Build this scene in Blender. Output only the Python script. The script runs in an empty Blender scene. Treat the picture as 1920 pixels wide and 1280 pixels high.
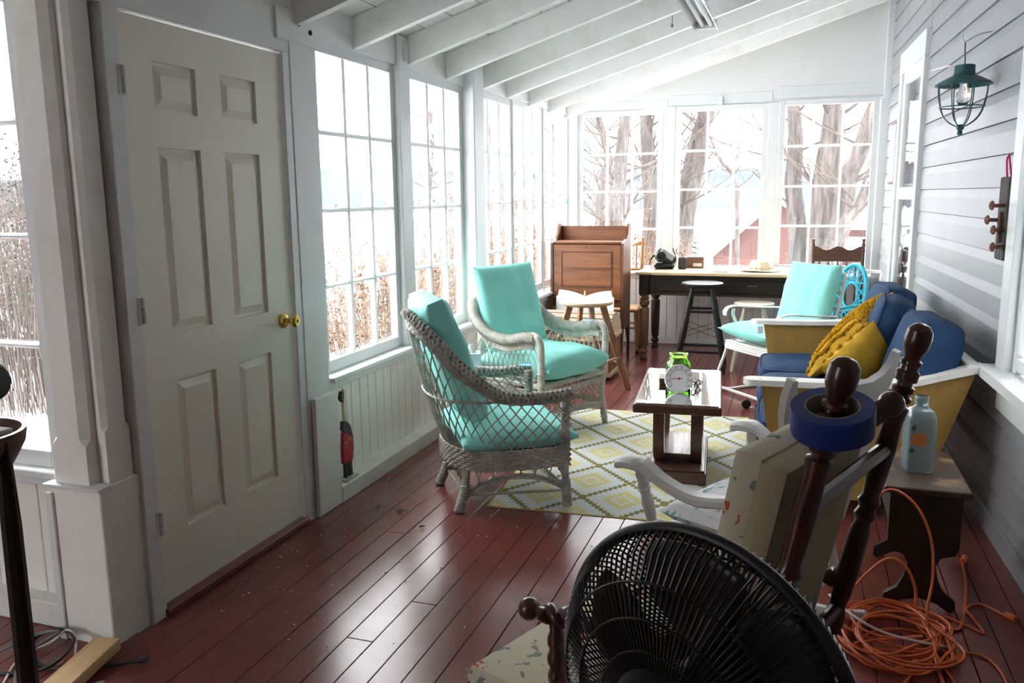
import bpy, math, random
from mathutils import Vector, Matrix
random.seed(7)
PI = math.pi
RAD = math.radians
C = bpy.context.scene.collection
SC = bpy.context.scene

# ------------------------------------------------------------------ camera
cam_data = bpy.data.cameras.new('camera')
cam = bpy.data.objects.new('camera', cam_data)
C.objects.link(cam)
YAW, PITCH, ROLL = 0.3286, 0.1713, -0.0103
_f = Vector((-math.sin(YAW)*math.cos(PITCH), math.cos(YAW)*math.cos(PITCH), -math.sin(PITCH)))
_r = Vector((math.cos(YAW), math.sin(YAW), 0))
_u = _r.cross(_f)
_r2 = _r*math.cos(ROLL) + _u*math.sin(ROLL)
_u2 = _u*math.cos(ROLL) - _r*math.sin(ROLL)
_m = Matrix((_r2, _u2, -_f)).transposed().to_4x4()
_m.translation = Vector((2.094, 0.0, 1.464))
cam.matrix_world = _m
cam_data.sensor_width = 36.0
cam_data.lens = 1574.9/1920*36
cam_data.clip_start = 0.05
cam_data.clip_end = 3000
SC.camera = cam

# ------------------------------------------------------------------ world, exposure
world = bpy.data.worlds.new('overcast_sky')
SC.world = world
world.use_nodes = True
_bg = world.node_tree.nodes['Background']
_bg.inputs[0].default_value = (0.955, 0.975, 1.0, 1)
# overcast sky: the zenith three times as bright as the horizon, L = Lz (1 + 2 sin e) / 3
SKY_Z = 27.0
_wt = world.node_tree
_tc = _wt.nodes.new('ShaderNodeTexCoord'); _sp = _wt.nodes.new('ShaderNodeSeparateXYZ')
_mx = _wt.nodes.new('ShaderNodeMath'); _mx.operation = 'MAXIMUM'; _mx.inputs[1].default_value = 0.0
_ma = _wt.nodes.new('ShaderNodeMath'); _ma.operation = 'MULTIPLY_ADD'; _ma.inputs[1].default_value = SKY_Z*2/3; _ma.inputs[2].default_value = SKY_Z/3
_wt.links.new(_tc.outputs['Generated'], _sp.inputs[0]); _wt.links.new(_sp.outputs[2], _mx.inputs[0])
_wt.links.new(_mx.outputs[0], _ma.inputs[0]); _wt.links.new(_ma.outputs[0], _bg.inputs[1])
SC.view_settings.view_transform = 'Standard'
SC.view_settings.look = 'None'
SC.view_settings.gamma = 1
SC.view_settings.use_curve_mapping = False
SC.view_settings.exposure = 0.0
SC.cycles.use_denoising = True
SC.cycles.max_bounces = 8
SC.cycles.diffuse_bounces = 5
SC.cycles.glossy_bounces = 3
SC.cycles.transmission_bounces = 6
SC.cycles.transparent_max_bounces = 16
SC.cycles.sample_clamp_indirect = 8.0

# ------------------------------------------------------------------ materials
MATS = {}
def _new(name):
    m = bpy.data.materials.new(name); m.use_nodes = True
    nt = m.node_tree
    return m, nt, nt.nodes['Principled BSDF']
def _n(nt, t, **kw):
    n = nt.nodes.new(t)
    for k, v in kw.items(): setattr(n, k, v)
    return n
def plain(name, col, rough=0.5, metal=0.0, spec=None, var=0.0, scale=6.0, bump=0.0, bscale=40.0, trans=0.0, coat=0.0, sheen=0.0, stretch=(1,1,1)):
    """a colour with soft noise variation and optional fine relief"""
    m, nt, b = _new(name)
    b.inputs['Base Color'].default_value = (*col, 1)
    b.inputs['Roughness'].default_value = rough
    b.inputs['Metallic'].default_value = metal
    if spec is not None: b.inputs['Specular IOR Level'].default_value = spec
    if trans: b.inputs['Transmission Weight'].default_value = trans
    if coat: b.inputs['Coat Weight'].default_value = coat
    if sheen: b.inputs['Sheen Weight'].default_value = sheen
    if var or bump:
        tc = _n(nt, 'ShaderNodeTexCoord'); mp = _n(nt, 'ShaderNodeMapping')
        mp.inputs['Scale'].default_value = stretch
        nt.links.new(tc.outputs['Object'], mp.inputs[0])
    if var:
        no = _n(nt, 'ShaderNodeTexNoise'); no.inputs['Scale'].default_value = scale; no.inputs['Detail'].default_value = 6
        cr = _n(nt, 'ShaderNodeValToRGB')
        cr.color_ramp.elements[0].position = 0.3; cr.color_ramp.elements[1].position = 0.7
        cr.color_ramp.elements[0].color = (*[c*(1-var) for c in col], 1)
        cr.color_ramp.elements[1].color = (*[min(1, c*(1+var*0.5)) for c in col], 1)
        nt.links.new(mp.outputs[0], no.inputs['Vector']); nt.links.new(no.outputs[0], cr.inputs[0])
        nt.links.new(cr.outputs[0], b.inputs['Base Color'])
    if bump:
        nb = _n(nt, 'ShaderNodeTexNoise'); nb.inputs['Scale'].default_value = bscale; nb.inputs['Detail'].default_value = 5
        bp = _n(nt, 'ShaderNodeBump'); bp.inputs['Strength'].default_value = bump; bp.inputs['Distance'].default_value = 0.01
        nt.links.new(mp.outputs[0], nb.inputs['Vector']); nt.links.new(nb.outputs[0], bp.inputs['Height'])
        nt.links.new(bp.outputs[0], b.inputs['Normal'])
    MATS[name] = m
    return m
def wood(name, c1, c2, rough=0.45, axis='z', scale=9.0, bump=0.08, coat=0.0, wear=None, spec=None):
    """grain stretched along one axis; wear = colour of rubbed patches"""
    m, nt, b = _new(name)
    tc = _n(nt, 'ShaderNodeTexCoord'); mp = _n(nt, 'ShaderNodeMapping')
    s = {'x': (0.12, 1, 1), 'y': (1, 0.12, 1), 'z': (1, 1, 0.12)}[axis]
    mp.inputs['Scale'].default_value = s
    nt.links.new(tc.outputs['Object'], mp.inputs[0])
    no = _n(nt, 'ShaderNodeTexNoise'); no.inputs['Scale'].default_value = scale*4; no.inputs['Detail'].default_value = 8
    no.inputs['Distortion'].default_value = 1.2
    nt.links.new(mp.outputs[0], no.inputs['Vector'])
    cr = _n(nt, 'ShaderNodeValToRGB')
    cr.color_ramp.elements[0].position = 0.32; cr.color_ramp.elements[1].position = 0.68
    cr.color_ramp.elements[0].color = (*c1, 1); cr.color_ramp.elements[1].color = (*c2, 1)
    nt.links.new(no.outputs[0], cr.inputs[0])
    last = cr.outputs[0]
    if wear:
        n2 = _n(nt, 'ShaderNodeTexNoise'); n2.inputs['Scale'].default_value = 7; n2.inputs['Detail'].default_value = 6
        nt.links.new(tc.outputs['Object'], n2.inputs['Vector'])
        r2 = _n(nt, 'ShaderNodeValToRGB'); r2.color_ramp.elements[0].position = 0.56; r2.color_ramp.elements[1].position = 0.66
        nt.links.new(n2.outputs[0], r2.inputs[0])
        mx = _n(nt, 'ShaderNodeMixRGB'); mx.inputs[2].default_value = (*wear, 1)
        nt.links.new(r2.outputs[0], mx.inputs[0]); nt.links.new(last, mx.inputs[1]); last = mx.outputs[0]
    nt.links.new(last, b.inputs['Base Color'])
    b.inputs['Roughness'].default_value = rough
    if spec is not None: b.inputs['Specular IOR Level'].default_value = spec
    if coat: b.inputs['Coat Weight'].default_value = coat
    if bump:
        bp = _n(nt, 'ShaderNodeBump'); bp.inputs['Strength'].default_value = bump; bp.inputs['Distance'].default_value = 0.005
        nt.links.new(no.outputs[0], bp.inputs['Height']); nt.links.new(bp.outputs[0], b.inputs['Normal'])
    MATS[name] = m
    return m
def paint(name, col, rough=0.45, dirt=(0.45, 0.42, 0.36), amount=0.35, scale=3.0, chips=None):
    """painted wood: brushed relief, faint grime in large patches, a few dark specks"""
    m, nt, b = _new(name)
    tc = _n(nt, 'ShaderNodeTexCoord')
    n1 = _n(nt, 'ShaderNodeTexNoise'); n1.inputs['Scale'].default_value = scale; n1.inputs['Detail'].default_value = 9; n1.inputs['Roughness'].default_value = 0.65
    nt.links.new(tc.outputs['Object'], n1.inputs['Vector'])
    r1 = _n(nt, 'ShaderNodeValToRGB'); r1.color_ramp.elements[0].position = 0.5; r1.color_ramp.elements[1].position = 0.85
    r1.color_ramp.elements[0].color = (0, 0, 0, 1); r1.color_ramp.elements[1].color = (amount, amount, amount, 1)
    nt.links.new(n1.outputs[0], r1.inputs[0])
    mx = _n(nt, 'ShaderNodeMixRGB'); mx.inputs[1].default_value = (*col, 1); mx.inputs[2].default_value = (*dirt, 1)
    nt.links.new(r1.outputs[0], mx.inputs[0])
    last = mx.outputs[0]
    if chips:
        n3 = _n(nt, 'ShaderNodeTexNoise'); n3.inputs['Scale'].default_value = 14; n3.inputs['Detail'].default_value = 7
        nt.links.new(tc.outputs['Object'], n3.inputs['Vector'])
        r3 = _n(nt, 'ShaderNodeValToRGB'); r3.color_ramp.elements[0].position = 0.70; r3.color_ramp.elements[1].position = 0.73
        nt.links.new(n3.outputs[0], r3.inputs[0])
        m3 = _n(nt, 'ShaderNodeMixRGB'); m3.inputs[2].default_value = (*chips, 1)
        nt.links.new(r3.outputs[0], m3.inputs[0]); nt.links.new(last, m3.inputs[1]); last = m3.outputs[0]
    nt.links.new(last, b.inputs['Base Color'])
    b.inputs['Roughness'].default_value = rough
    n2 = _n(nt, 'ShaderNodeTexNoise'); n2.inputs['Scale'].default_value = 60; n2.inputs['Detail'].default_value = 4
    nt.links.new(tc.outputs['Object'], n2.inputs['Vector'])
    bp = _n(nt, 'ShaderNodeBump'); bp.inputs['Strength'].default_value = 0.08; bp.inputs['Distance'].default_value = 0.004
    nt.links.new(n2.outputs[0], bp.inputs['Height']); nt.links.new(bp.outputs[0], b.inputs['Normal'])
    MATS[name] = m
    return m
def glass_pane(name, tint=(1, 1, 1), film=0.05, rough=0.02):
    """old window glass: clear, mirror sheen by angle, a thin scattering film standing in for glare haze"""
    m, nt, b = _new(name)
    nt.nodes.remove(b)
    out = nt.nodes['Material Output']
    tr = _n(nt, 'ShaderNodeBsdfTransparent'); tr.inputs[0].default_value = (*tint, 1)
    gl = _n(nt, 'ShaderNodeBsdfGlossy'); gl.inputs['Roughness'].default_value = rough
    lw = _n(nt, 'ShaderNodeLayerWeight'); lw.inputs[0].default_value = 0.5
    pw = _n(nt, 'ShaderNodeMath', operation='POWER'); pw.inputs[1].default_value = 5.0
    nt.links.new(lw.outputs['Facing'], pw.inputs[0])
    fr = _n(nt, 'ShaderNodeMath', operation='MULTIPLY_ADD'); fr.inputs[1].default_value = 0.5; fr.inputs[2].default_value = 0.035
    nt.links.new(pw.outputs[0], fr.inputs[0])
    tc = _n(nt, 'ShaderNodeTexCoord'); no = _n(nt, 'ShaderNodeTexNoise'); no.inputs['Scale'].default_value = 5
    bp = _n(nt, 'ShaderNodeBump'); bp.inputs['Strength'].default_value = 0.12; bp.inputs['Distance'].default_value = 0.02
    nt.links.new(tc.outputs['Object'], no.inputs['Vector']); nt.links.new(no.outputs[0], bp.inputs['Height']); nt.links.new(bp.outputs[0], gl.inputs['Normal'])
    m1 = _n(nt, 'ShaderNodeMixShader')
    nt.links.new(fr.outputs[0], m1.inputs[0]); nt.links.new(tr.outputs[0], m1.inputs[1]); nt.links.new(gl.outputs[0], m1.inputs[2])
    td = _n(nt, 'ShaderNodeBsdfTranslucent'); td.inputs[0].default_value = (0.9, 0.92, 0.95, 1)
    m2 = _n(nt, 'ShaderNodeMixShader'); m2.inputs[0].default_value = film  # mixes the washed-out glare of the view into the pane
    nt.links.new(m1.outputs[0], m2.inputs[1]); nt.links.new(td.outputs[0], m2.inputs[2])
    nt.links.new(m2.outputs[0], out.inputs[0])
    MATS[name] = m
    return m

paint('white_paint', (0.76, 0.76, 0.75), 0.42, amount=0.25)
paint('white_trim', (0.72, 0.74, 0.735), 0.38, amount=0.12, scale=5)
paint('bar_glare_paint', (0.92, 0.93, 0.93), 0.4, amount=0.05)  # lighter copy of the trim; window glare put into its colour
paint('worn_white', (0.77, 0.76, 0.72), 0.5, dirt=(0.36, 0.30, 0.22), amount=0.7, scale=2.5, chips=(0.25, 0.2, 0.15))
paint('rafter_white', (0.86, 0.86, 0.84), 0.5, dirt=(0.42, 0.40, 0.30), amount=0.45, scale=3.5)
paint('ceiling_paint', (0.86, 0.87, 0.86), 0.55, dirt=(0.38, 0.38, 0.33), amount=0.4, scale=2)
paint('door_paint', (0.82, 0.79, 0.67), 0.42, amount=0.10, scale=2)
paint('siding_paint', (0.30, 0.305, 0.315), 0.42, dirt=(0.5, 0.5, 0.5), amount=0.25)
paint('panel_paint', (0.86, 0.84, 0.79), 0.42, dirt=(0.48, 0.42, 0.30), amount=0.55, scale=2.2)
paint('grey_white', (0.62, 0.62, 0.59), 0.45, amount=0.2, scale=6)
plain('old_boards', (0.10, 0.085, 0.07), 0.8, var=0.3, scale=4)
plain('dark_gap', (0.02, 0.018, 0.016), 0.9)
# painted red-brown floorboards, scuffed
def _floor():
    m, nt, b = _new('floor_paint')
    tc = _n(nt, 'ShaderNodeTexCoord')
    n1 = _n(nt, 'ShaderNodeTexNoise'); n1.inputs['Scale'].default_value = 2.2; n1.inputs['Detail'].default_value = 9; n1.inputs['Roughness'].default_value = 0.7
    nt.links.new(tc.outputs['Object'], n1.inputs['Vector'])
    cr = _n(nt, 'ShaderNodeValToRGB')
    cr.color_ramp.elements[0].position = 0.35; cr.color_ramp.elements[0].color = (0.145, 0.034, 0.030, 1)
    cr.color_ramp.elements[1].position = 0.75; cr.color_ramp.elements[1].color = (0.205, 0.058, 0.050, 1)
    nt.links.new(n1.outputs[0], cr.inputs[0])
    # fine scuffs and flecks
    n2 = _n(nt, 'ShaderNodeTexNoise'); n2.inputs['Scale'].default_value = 38; n2.inputs['Detail'].default_value = 8; n2.inputs['Roughness'].default_value = 0.8
    mp = _n(nt, 'ShaderNodeMapping'); mp.inputs['Scale'].default_value = (1, 0.45, 1)
    nt.links.new(tc.outputs['Object'], mp.inputs[0]); nt.links.new(mp.outputs[0], n2.inputs['Vector'])
    r2 = _n(nt, 'ShaderNodeValToRGB'); r2.color_ramp.elements[0].position = 0.66; r2.color_ramp.elements[1].position = 0.95
    nt.links.new(n2.outputs[0], r2.inputs[0])
    hf = _n(nt, 'ShaderNodeMath', operation='MULTIPLY'); hf.inputs[1].default_value = 0.2; nt.links.new(r2.outputs[0], hf.inputs[0])
    mx = _n(nt, 'ShaderNodeMixRGB'); mx.inputs[2].default_value = (0.24, 0.13, 0.11, 1)
    nt.links.new(hf.outputs[0], mx.inputs[0]); nt.links.new(cr.outputs[0], mx.inputs[1]); nt.links.new(mx.outputs[0], b.inputs['Base Color'])
    n3 = _n(nt, 'ShaderNodeTexNoise'); n3.inputs['Scale'].default_value = 4; n3.inputs['Detail'].default_value = 3
    nt.links.new(tc.outputs['Object'], n3.inputs['Vector'])
    rr = _n(nt, 'ShaderNodeMath', operation='MULTIPLY_ADD'); rr.inputs[1].default_value = 0.10; rr.inputs[2].default_value = 0.17
    nt.links.new(n3.outputs[0], rr.inputs[0]); nt.links.new(rr.outputs[0], b.inputs['Roughness'])
    bp = _n(nt, 'ShaderNodeBump'); bp.inputs['Strength'].default_value = 0.06; bp.inputs['Distance'].default_value = 0.004
    nt.links.new(n2.outputs[0], bp.inputs['Height']); nt.links.new(bp.outputs[0], b.inputs['Normal'])
    MATS['floor_paint'] = m
_floor()
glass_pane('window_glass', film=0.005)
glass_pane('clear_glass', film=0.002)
plain('teal_fabric', (0.30, 0.77, 0.69), 0.75, var=0.08, scale=5, bump=0.15, bscale=9, spec=0.2)
plain('blue_fabric', (0.022, 0.055, 0.125), 0.85, var=0.18, scale=8, bump=0.2, bscale=14, spec=0.15)
plain('mustard_fabric', (0.58, 0.34, 0.035), 0.9, var=0.2, scale=14, bump=0.4, bscale=120, spec=0.2)
plain('mustard_tuft', (0.70, 0.37, 0.02), 0.95, var=0.3, scale=60, bump=1.0, bscale=260, spec=0.1)
plain('wicker', (0.40, 0.38, 0.33), 0.6, var=0.35, scale=25, bump=0.2, bscale=200)  # near chair's shade against the windows is put into this colour
plain('wicker_pale', (0.56, 0.55, 0.49), 0.6, var=0.28, scale=25, bump=0.2, bscale=200)
plain('tape_blue', (0.09, 0.38, 0.85), 0.6)
plain('painter_tape', (0.012, 0.036, 0.20), 0.5, var=0.1, scale=30)
plain('cardboard', (0.45, 0.40, 0.33), 0.8)
plain('black_plastic', (0.012, 0.012, 0.013), 0.35)
plain('fan_black', (0.010, 0.010, 0.011), 0.42)
plain('black_paint', (0.012, 0.011, 0.012), 0.4, var=0.5, scale=20, spec=0.3)
plain('brass', (0.72, 0.52, 0.14), 0.18, metal=1.0)
plain('steel', (0.5, 0.5, 0.5), 0.35, metal=1.0)
plain('aluminium', (0.72, 0.74, 0.76), 0.22, metal=1.0)
plain('white_metal', (0.72, 0.72, 0.70), 0.35, var=0.08, scale=15)
plain('lamp_green', (0.025, 0.11, 0.115), 0.38, var=0.3, scale=30)
plain('rust', (0.17, 0.075, 0.045), 0.75, var=0.5, scale=60, bump=0.6, bscale=120)
plain('pink_yarn', (0.75, 0.05, 0.18), 0.9)
plain('cord_orange', (0.62, 0.125, 0.03), 0.45)
plain('cord_white', (0.75, 0.70, 0.66), 0.5)
plain('cable_black', (0.02, 0.02, 0.022), 0.45)
plain('cable_grey', (0.16, 0.17, 0.17), 0.45)
plain('paper_white', (0.82, 0.82, 0.80), 0.8)
plain('tissue_blue', (0.45, 0.68, 0.78), 0.6, var=0.3, scale=12)
plain('straw', (0.80, 0.72, 0.55), 0.75, var=0.15, scale=60, bump=0.4, bscale=180)
plain('shell', (0.62, 0.44, 0.26), 0.5)
plain('turquoise_plastic', (0.02, 0.46, 0.60), 0.4)
plain('red_paint', (0.42, 0.02, 0.025), 0.55, var=0.3, scale=40)
plain('cream_paint', (0.66, 0.60, 0.46), 0.5, var=0.12, scale=10)
plain('mirror_glass', (0.86, 0.90, 0.88), 0.02, metal=1.0)
wood('oak', (0.115, 0.034, 0.008), (0.215, 0.075, 0.020), 0.42, axis='x', scale=5, coat=0.0)
wood('oak_vertical', (0.080, 0.024, 0.006), (0.14, 0.046, 0.013), 0.4, axis='z', scale=7)
wood('pine_stool', (0.20, 0.10, 0.045), (0.33, 0.19, 0.09), 0.45, axis='z', scale=9)
wood('pine_seat', (0.46, 0.33, 0.20), (0.60, 0.46, 0.30), 0.5, axis='x', scale=6)
wood('maple_turned', (0.30, 0.14, 0.05), (0.42, 0.22, 0.09), 0.4, axis='z', scale=8)
wood('dark_turned', (0.038, 0.010, 0.006), (0.080, 0.022, 0.012), 0.3, axis='z', scale=10, coat=0.25)
wood('walnut', (0.055, 0.022, 0.015), (0.105, 0.045, 0.028), 0.32, axis='z', scale=9, coat=0.3)
wood('walnut_x', (0.06, 0.025, 0.017), (0.12, 0.055, 0.034), 0.35, axis='y', scale=9, coat=0.2)
wood('desk_dark', (0.010, 0.006, 0.005), (0.026, 0.014, 0.010), 0.45, axis='x', scale=6, spec=0.25)
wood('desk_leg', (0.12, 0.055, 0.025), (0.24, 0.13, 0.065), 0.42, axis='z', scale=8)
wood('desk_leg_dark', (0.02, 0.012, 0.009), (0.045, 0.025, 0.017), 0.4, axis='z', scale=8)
wood('desk_top', (0.52, 0.38, 0.20), (0.66, 0.50, 0.30), 0.45, axis='x', scale=4)
wood('trunk_slat', (0.25, 0.19, 0.13), (0.40, 0.33, 0.25), 0.7, axis='x', scale=8)
wood('trunk_body', (0.11, 0.055, 0.03), (0.20, 0.10, 0.05), 0.65, axis='x', scale=8)
wood('trunk_trim', (0.38, 0.27, 0.15), (0.50, 0.37, 0.22), 0.6, axis='x', scale=8)
wood('lumber', (0.55, 0.33, 0.14), (0.70, 0.47, 0.23), 0.6, axis='y', scale=5)
wood('stand_top', (0.035, 0.017, 0.008), (0.07, 0.036, 0.017), 0.5, axis='y', scale=6, wear=(0.22, 0.14, 0.07))
wood('plywood_tan', (0.34, 0.20, 0.045), (0.42, 0.255, 0.062), 0.5, axis='z', scale=3, bump=0.03)
wood('plaque_wood', (0.035, 0.028, 0.024), (0.10, 0.085, 0.075), 0.85, axis='z', scale=14, bump=0.8)
wood('chair_brown', (0.060, 0.024, 0.013), (0.13, 0.055, 0.028), 0.4, axis='x', scale=8)
wood('bark', (0.036, 0.030, 0.027), (0.10, 0.086, 0.078), 0.95, axis='z', scale=3, bump=1.0, spec=0.0)
wood('barn_boards', (0.056, 0.029, 0.025), (0.080, 0.042, 0.036), 0.8, axis='z', scale=3, bump=0.2, spec=0.0)
plain('twig', (0.070, 0.056, 0.048), 0.9, var=0.4, scale=2, spec=0.0)
plain('twig_tan', (0.13, 0.092, 0.064), 0.9, var=0.35, scale=2, spec=0.0)
plain('dry_leaf', (0.10, 0.050, 0.027), 0.9, var=0.4, scale=5, spec=0.0)
plain('fir_needles', (0.03, 0.036, 0.028), 0.9, var=0.5, scale=6, spec=0.0)
plain('snow', (0.72, 0.74, 0.78), 0.9, var=0.06, scale=0.5, bump=0.3, bscale=1.5, spec=0.0)
plain('hazy_forest', (0.046, 0.052, 0.063), 1.0, var=0.14, scale=0.03, spec=0.0)  # blue-grey air haze of the distance put into the colour

# ------------------------------------------------------------------ mesh builder
class MB:
    def __init__(s): s.v = []; s.f = []
    def add(s, vs, fs, M=None):
        o = len(s.v)
        s.v += [(M @ Vector(p))[:] for p in vs] if M is not None else [tuple(p) for p in vs]
        s.f += [[i+o for i in f] for f in fs]
        return s
    def box(s, c, d, bev=0.0, M=None):
        x, y, z = d[0]/2, d[1]/2, d[2]/2
        if not bev:
            vs = [(c[0]+i*x, c[1]+j*y, c[2]+k*z) for i in (-1, 1) for j in (-1, 1) for k in (-1, 1)]
            fs = [(0, 1, 3, 2), (4, 6, 7, 5), (0, 4, 5, 1), (2, 3, 7, 6), (0, 2, 6, 4), (1, 5, 7, 3)]
            return s.add(vs, fs, M)
        b = min(bev, x*0.95, y*0.95, z*0.95)
        vs = []; idx = {}
        for i in (-1, 1):
            for j in (-1, 1):
                for k in (-1, 1):
                    for a in range(3):
                        p = [i*(x-b), j*(y-b), k*(z-b)]
                        p[a] = (i*x, j*y, k*z)[a]
                        idx[(i, j, k, a)] = len(vs)
                        vs.append((c[0]+p[0], c[1]+p[1], c[2]+p[2]))
        fs = []
        for a in range(3):
            o1, o2 = [q for q in range(3) if q != a]
            for sgn in (-1, 1):
                quad = []
                for (p, q) in ((-1, -1), (1, -1), (1, 1), (-1, 1)):
                    k = [0, 0, 0]; k[a] = sgn; k[o1] = p; k[o2] = q
                    quad.append(idx[(*k, a)])
                if (sgn > 0) == (a == 1): quad.reverse()
                fs.append(quad)
            for p in (-1, 1):
                for q in (-1, 1):
                    k0 = [0, 0, 0]; k0[o1] = p; k0[o2] = q; k0[a] = -1
                    k1 = list(k0); k1[a] = 1
                    quad = [idx[(*k0, o1)], idx[(*k1, o1)], idx[(*k1, o2)], idx[(*k0, o2)]]
                    fs.append(quad)
        for i in (-1, 1):
            for j in (-1, 1):
                for k in (-1, 1):
                    fs.append([idx[(i, j, k, a)] for a in range(3)])
        return s.add(vs, fs, M)
    def prism(s, poly, h, M=None):
        n = len(poly)
        vs = [(p[0], p[1], 0) for p in poly] + [(p[0], p[1], h) for p in poly]
        fs = [list(range(n))[::-1], list(range(n, 2*n))] + [[i, (i+1) % n, (i+1) % n+n, i+n] for i in range(n)]
        return s.add(vs, fs, M)
    def lathe(s, prof, n=16, M=None):
        vs = []; fs = []
        for r, z in prof:
            for i in range(n):
                a = 2*PI*i/n
                vs.append((r*math.cos(a), r*math.sin(a), z))
        m = len(prof)
        for k in range(m-1):
            for i in range(n):
                j = (i+1) % n
                fs.append([k*n+i, k*n+j, (k+1)*n+j, (k+1)*n+i])
        if prof[0][0] > 1e-5: fs.append(list(range(n))[::-1])
        if prof[-1][0] > 1e-5: fs.append([(m-1)*n+i for i in range(n)])
        return s.add(vs, fs, M)
    def tube(s, pts, r, n=8, closed=False, caps=True, M=None, squash=None):
        P = [Vector(p) for p in pts]; m = len(P)
        rs = r if isinstance(r, (list, tuple)) else [r]*m
        T = []
        for i in range(m):
            a = P[(i-1) % m] if closed or i > 0 else P[i]
            b = P[(i+1) % m] if closed or i < m-1 else P[i]
            d = b-a
            T.append(d.normalized() if d.length > 1e-9 else Vector((0, 0, 1)))
        up = Vector((0, 0, 1)) if abs(T[0].z) < 0.9 else Vector((1, 0, 0))
        N = (up - T[0]*up.dot(T[0])).normalized()
        vs = []; fs = []
        for i in range(m):
            N = (N - T[i]*N.dot(T[i]))
            N = N.normalized() if N.length > 1e-9 else T[i].orthogonal().normalized()
            B = T[i].cross(N)
            for k in range(n):
                a = 2*PI*k/n
                ca, sa = math.cos(a), math.sin(a)
                if squash: sa *= squash
                vs.append((P[i] + (N*ca + B*sa)*rs[i])[:])
        L = m if closed else m-1
        for i in range(L):
            j = (i+1) % m
            for k in range(n):
                l = (k+1) % n
                fs.append([i*n+k, i*n+l, j*n+l, j*n+k])
        if caps and not closed:
            fs.append(list(range(n))[::-1]); fs.append([(m-1)*n+k for k in range(n)])
        return s.add(vs, fs, M)
    def ball(s, c, r, n=12, sc=(1, 1, 1), M=None):
        prof = [(math.sin(PI*k/(n//2))*r if 0 < k < n//2 else 0.0, -math.cos(PI*k/(n//2))*r) for k in range(n//2+1)]
        vs = []; fs = []
        m = len(prof)
        vs.append((c[0], c[1], c[2]-r*sc[2]))
        for rr, z in prof[1:-1]:
            for i in range(n):
                a = 2*PI*i/n
                vs.append((c[0]+rr*math.cos(a)*sc[0], c[1]+rr*math.sin(a)*sc[1], c[2]+z*sc[2]))
        vs.append((c[0], c[1], c[2]+r*sc[2]))
        for i in range(n): fs.append([0, 1+(i+1) % n, 1+i])
        for k in range(m-3):
            for i in range(n):
                j = (i+1) % n
                fs.append([1+k*n+i, 1+k*n+j, 1+(k+1)*n+j, 1+(k+1)*n+i])
        last = len(vs)-1; o = 1+(m-3)*n
        for i in range(n): fs.append([o+i, o+(i+1) % n, last])
        return s.add(vs, fs, M)
    def grid(s, fn, nu, nv, closed_u=False, M=None):
        vs = [fn(i/(nu if closed_u else nu-1), j/(nv-1)) for i in range(nu) for j in range(nv)]
        fs = []
        for i in range(nu if closed_u else nu-1):
            i2 = (i+1) % nu
            for j in range(nv-1):
                fs.append([i*nv+j, i2*nv+j, i2*nv+j+1, i*nv+j+1])
        return s.add(vs, fs, M)
    def cushion(s, d, M=None, n=14, edge=0.35, wrinkle=0.0, seed=0, flat=0.0, corner=0.06):
        """pillow: two puffed faces meeting at a seam; d = width (x), height (y), thickness (z).
        flat>0 keeps a boxed edge of that share of the thickness"""
        rnd = random.Random(seed)
        ph = [rnd.uniform(0, 6.28) for _ in range(8)]
        w, h, t = d
        vs = []; fs = []
        def prof(u):
            q = 1-abs(u)**2.6
            return max(q, 0.0)**edge
        for side in (1, -1):
            for i in range(n+1):
                for j in range(n+1):
                    u = -1+2*i/n; v = -1+2*j/n
                    u = math.copysign(abs(u)**0.8, u); v = math.copysign(abs(v)**0.8, v)
                    q = prof(u)*prof(v)
                    z = side*t/2*(flat+(1-flat)*q)
                    if wrinkle:
                        z += side*wrinkle*q*(math.sin(7*u+3*v+ph[0])*math.sin(4*v-2*u+ph[1])+0.6*math.sin(13*u-5*v+ph[2])*math.sin(9*v+ph[3]))
                    pull = 1-corner*(1-abs(v)**2)*abs(u)**3
                    pul2 = 1-corner*(1-abs(u)**2)*abs(v)**3
                    vs.append((u*w/2*pull, v*h/2*pul2, z))
        m = n+1
        for sd in range(2):
            o = sd*m*m
            for i in range(n):
                for j in range(n):
                    q = [o+i*m+j, o+(i+1)*m+j, o+(i+1)*m+j+1, o+i*m+j+1]
                    fs.append(q if sd == 0 else q[::-1])
        ring = [i*m for i in range(m)] + [n*m+j for j in range(1, m)] + [i*m+n for i in range(n-1, -1, -1)] + [j for j in range(n-1, 0, -1)]
        for a in range(len(ring)):
            b = (a+1) % len(ring)
            fs.append([ring[a], m*m+ring[a], m*m+ring[b], ring[b]])
        return s.add(vs, fs, M)
    def mesh(s, name, mat, smooth=35):
        me = bpy.data.meshes.new(name)
        me.from_pydata(s.v, [], s.f)
        if mat: me.materials.append(MATS[mat])
        me.validate(clean_customdata=False)
        fix_normals(me)
        if smooth:
            me.polygons.foreach_set('use_smooth', [True]*len(me.polygons))
            me.set_sharp_from_angle(angle=RAD(smooth))
        me.update()
        return me
    def build(s, name, mat, parent=None, smooth=35):
        return link(name, s.mesh(name, mat, smooth), parent)
import bmesh
def fix_normals(me):
    if len(me.polygons) > 60000: return
    bm = bmesh.new(); bm.from_mesh(me)
    bmesh.ops.recalc_face_normals(bm, faces=bm.faces)
    bm.to_mesh(me); bm.free()
def link(name, data, parent=None, loc=None, rotz=None):
    o = bpy.data.objects.new(name, data); C.objects.link(o)
    if parent is not None: o.parent = parent
    if loc is not None: o.location = loc
    if rotz is not None: o.rotation_euler = (0, 0, rotz)
    return o
def thing(name, label, cat, loc=(0, 0, 0), rotz=0.0, group=None, rot=None):
    o = bpy.data.objects.new(name, None); C.objects.link(o)
    o.empty_display_size = 0.1
    o.location = loc; o.rotation_euler = rot if rot else (0, 0, rotz)
    o['label'] = label; o['category'] = cat
    if group: o['group'] = group
    return o
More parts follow.
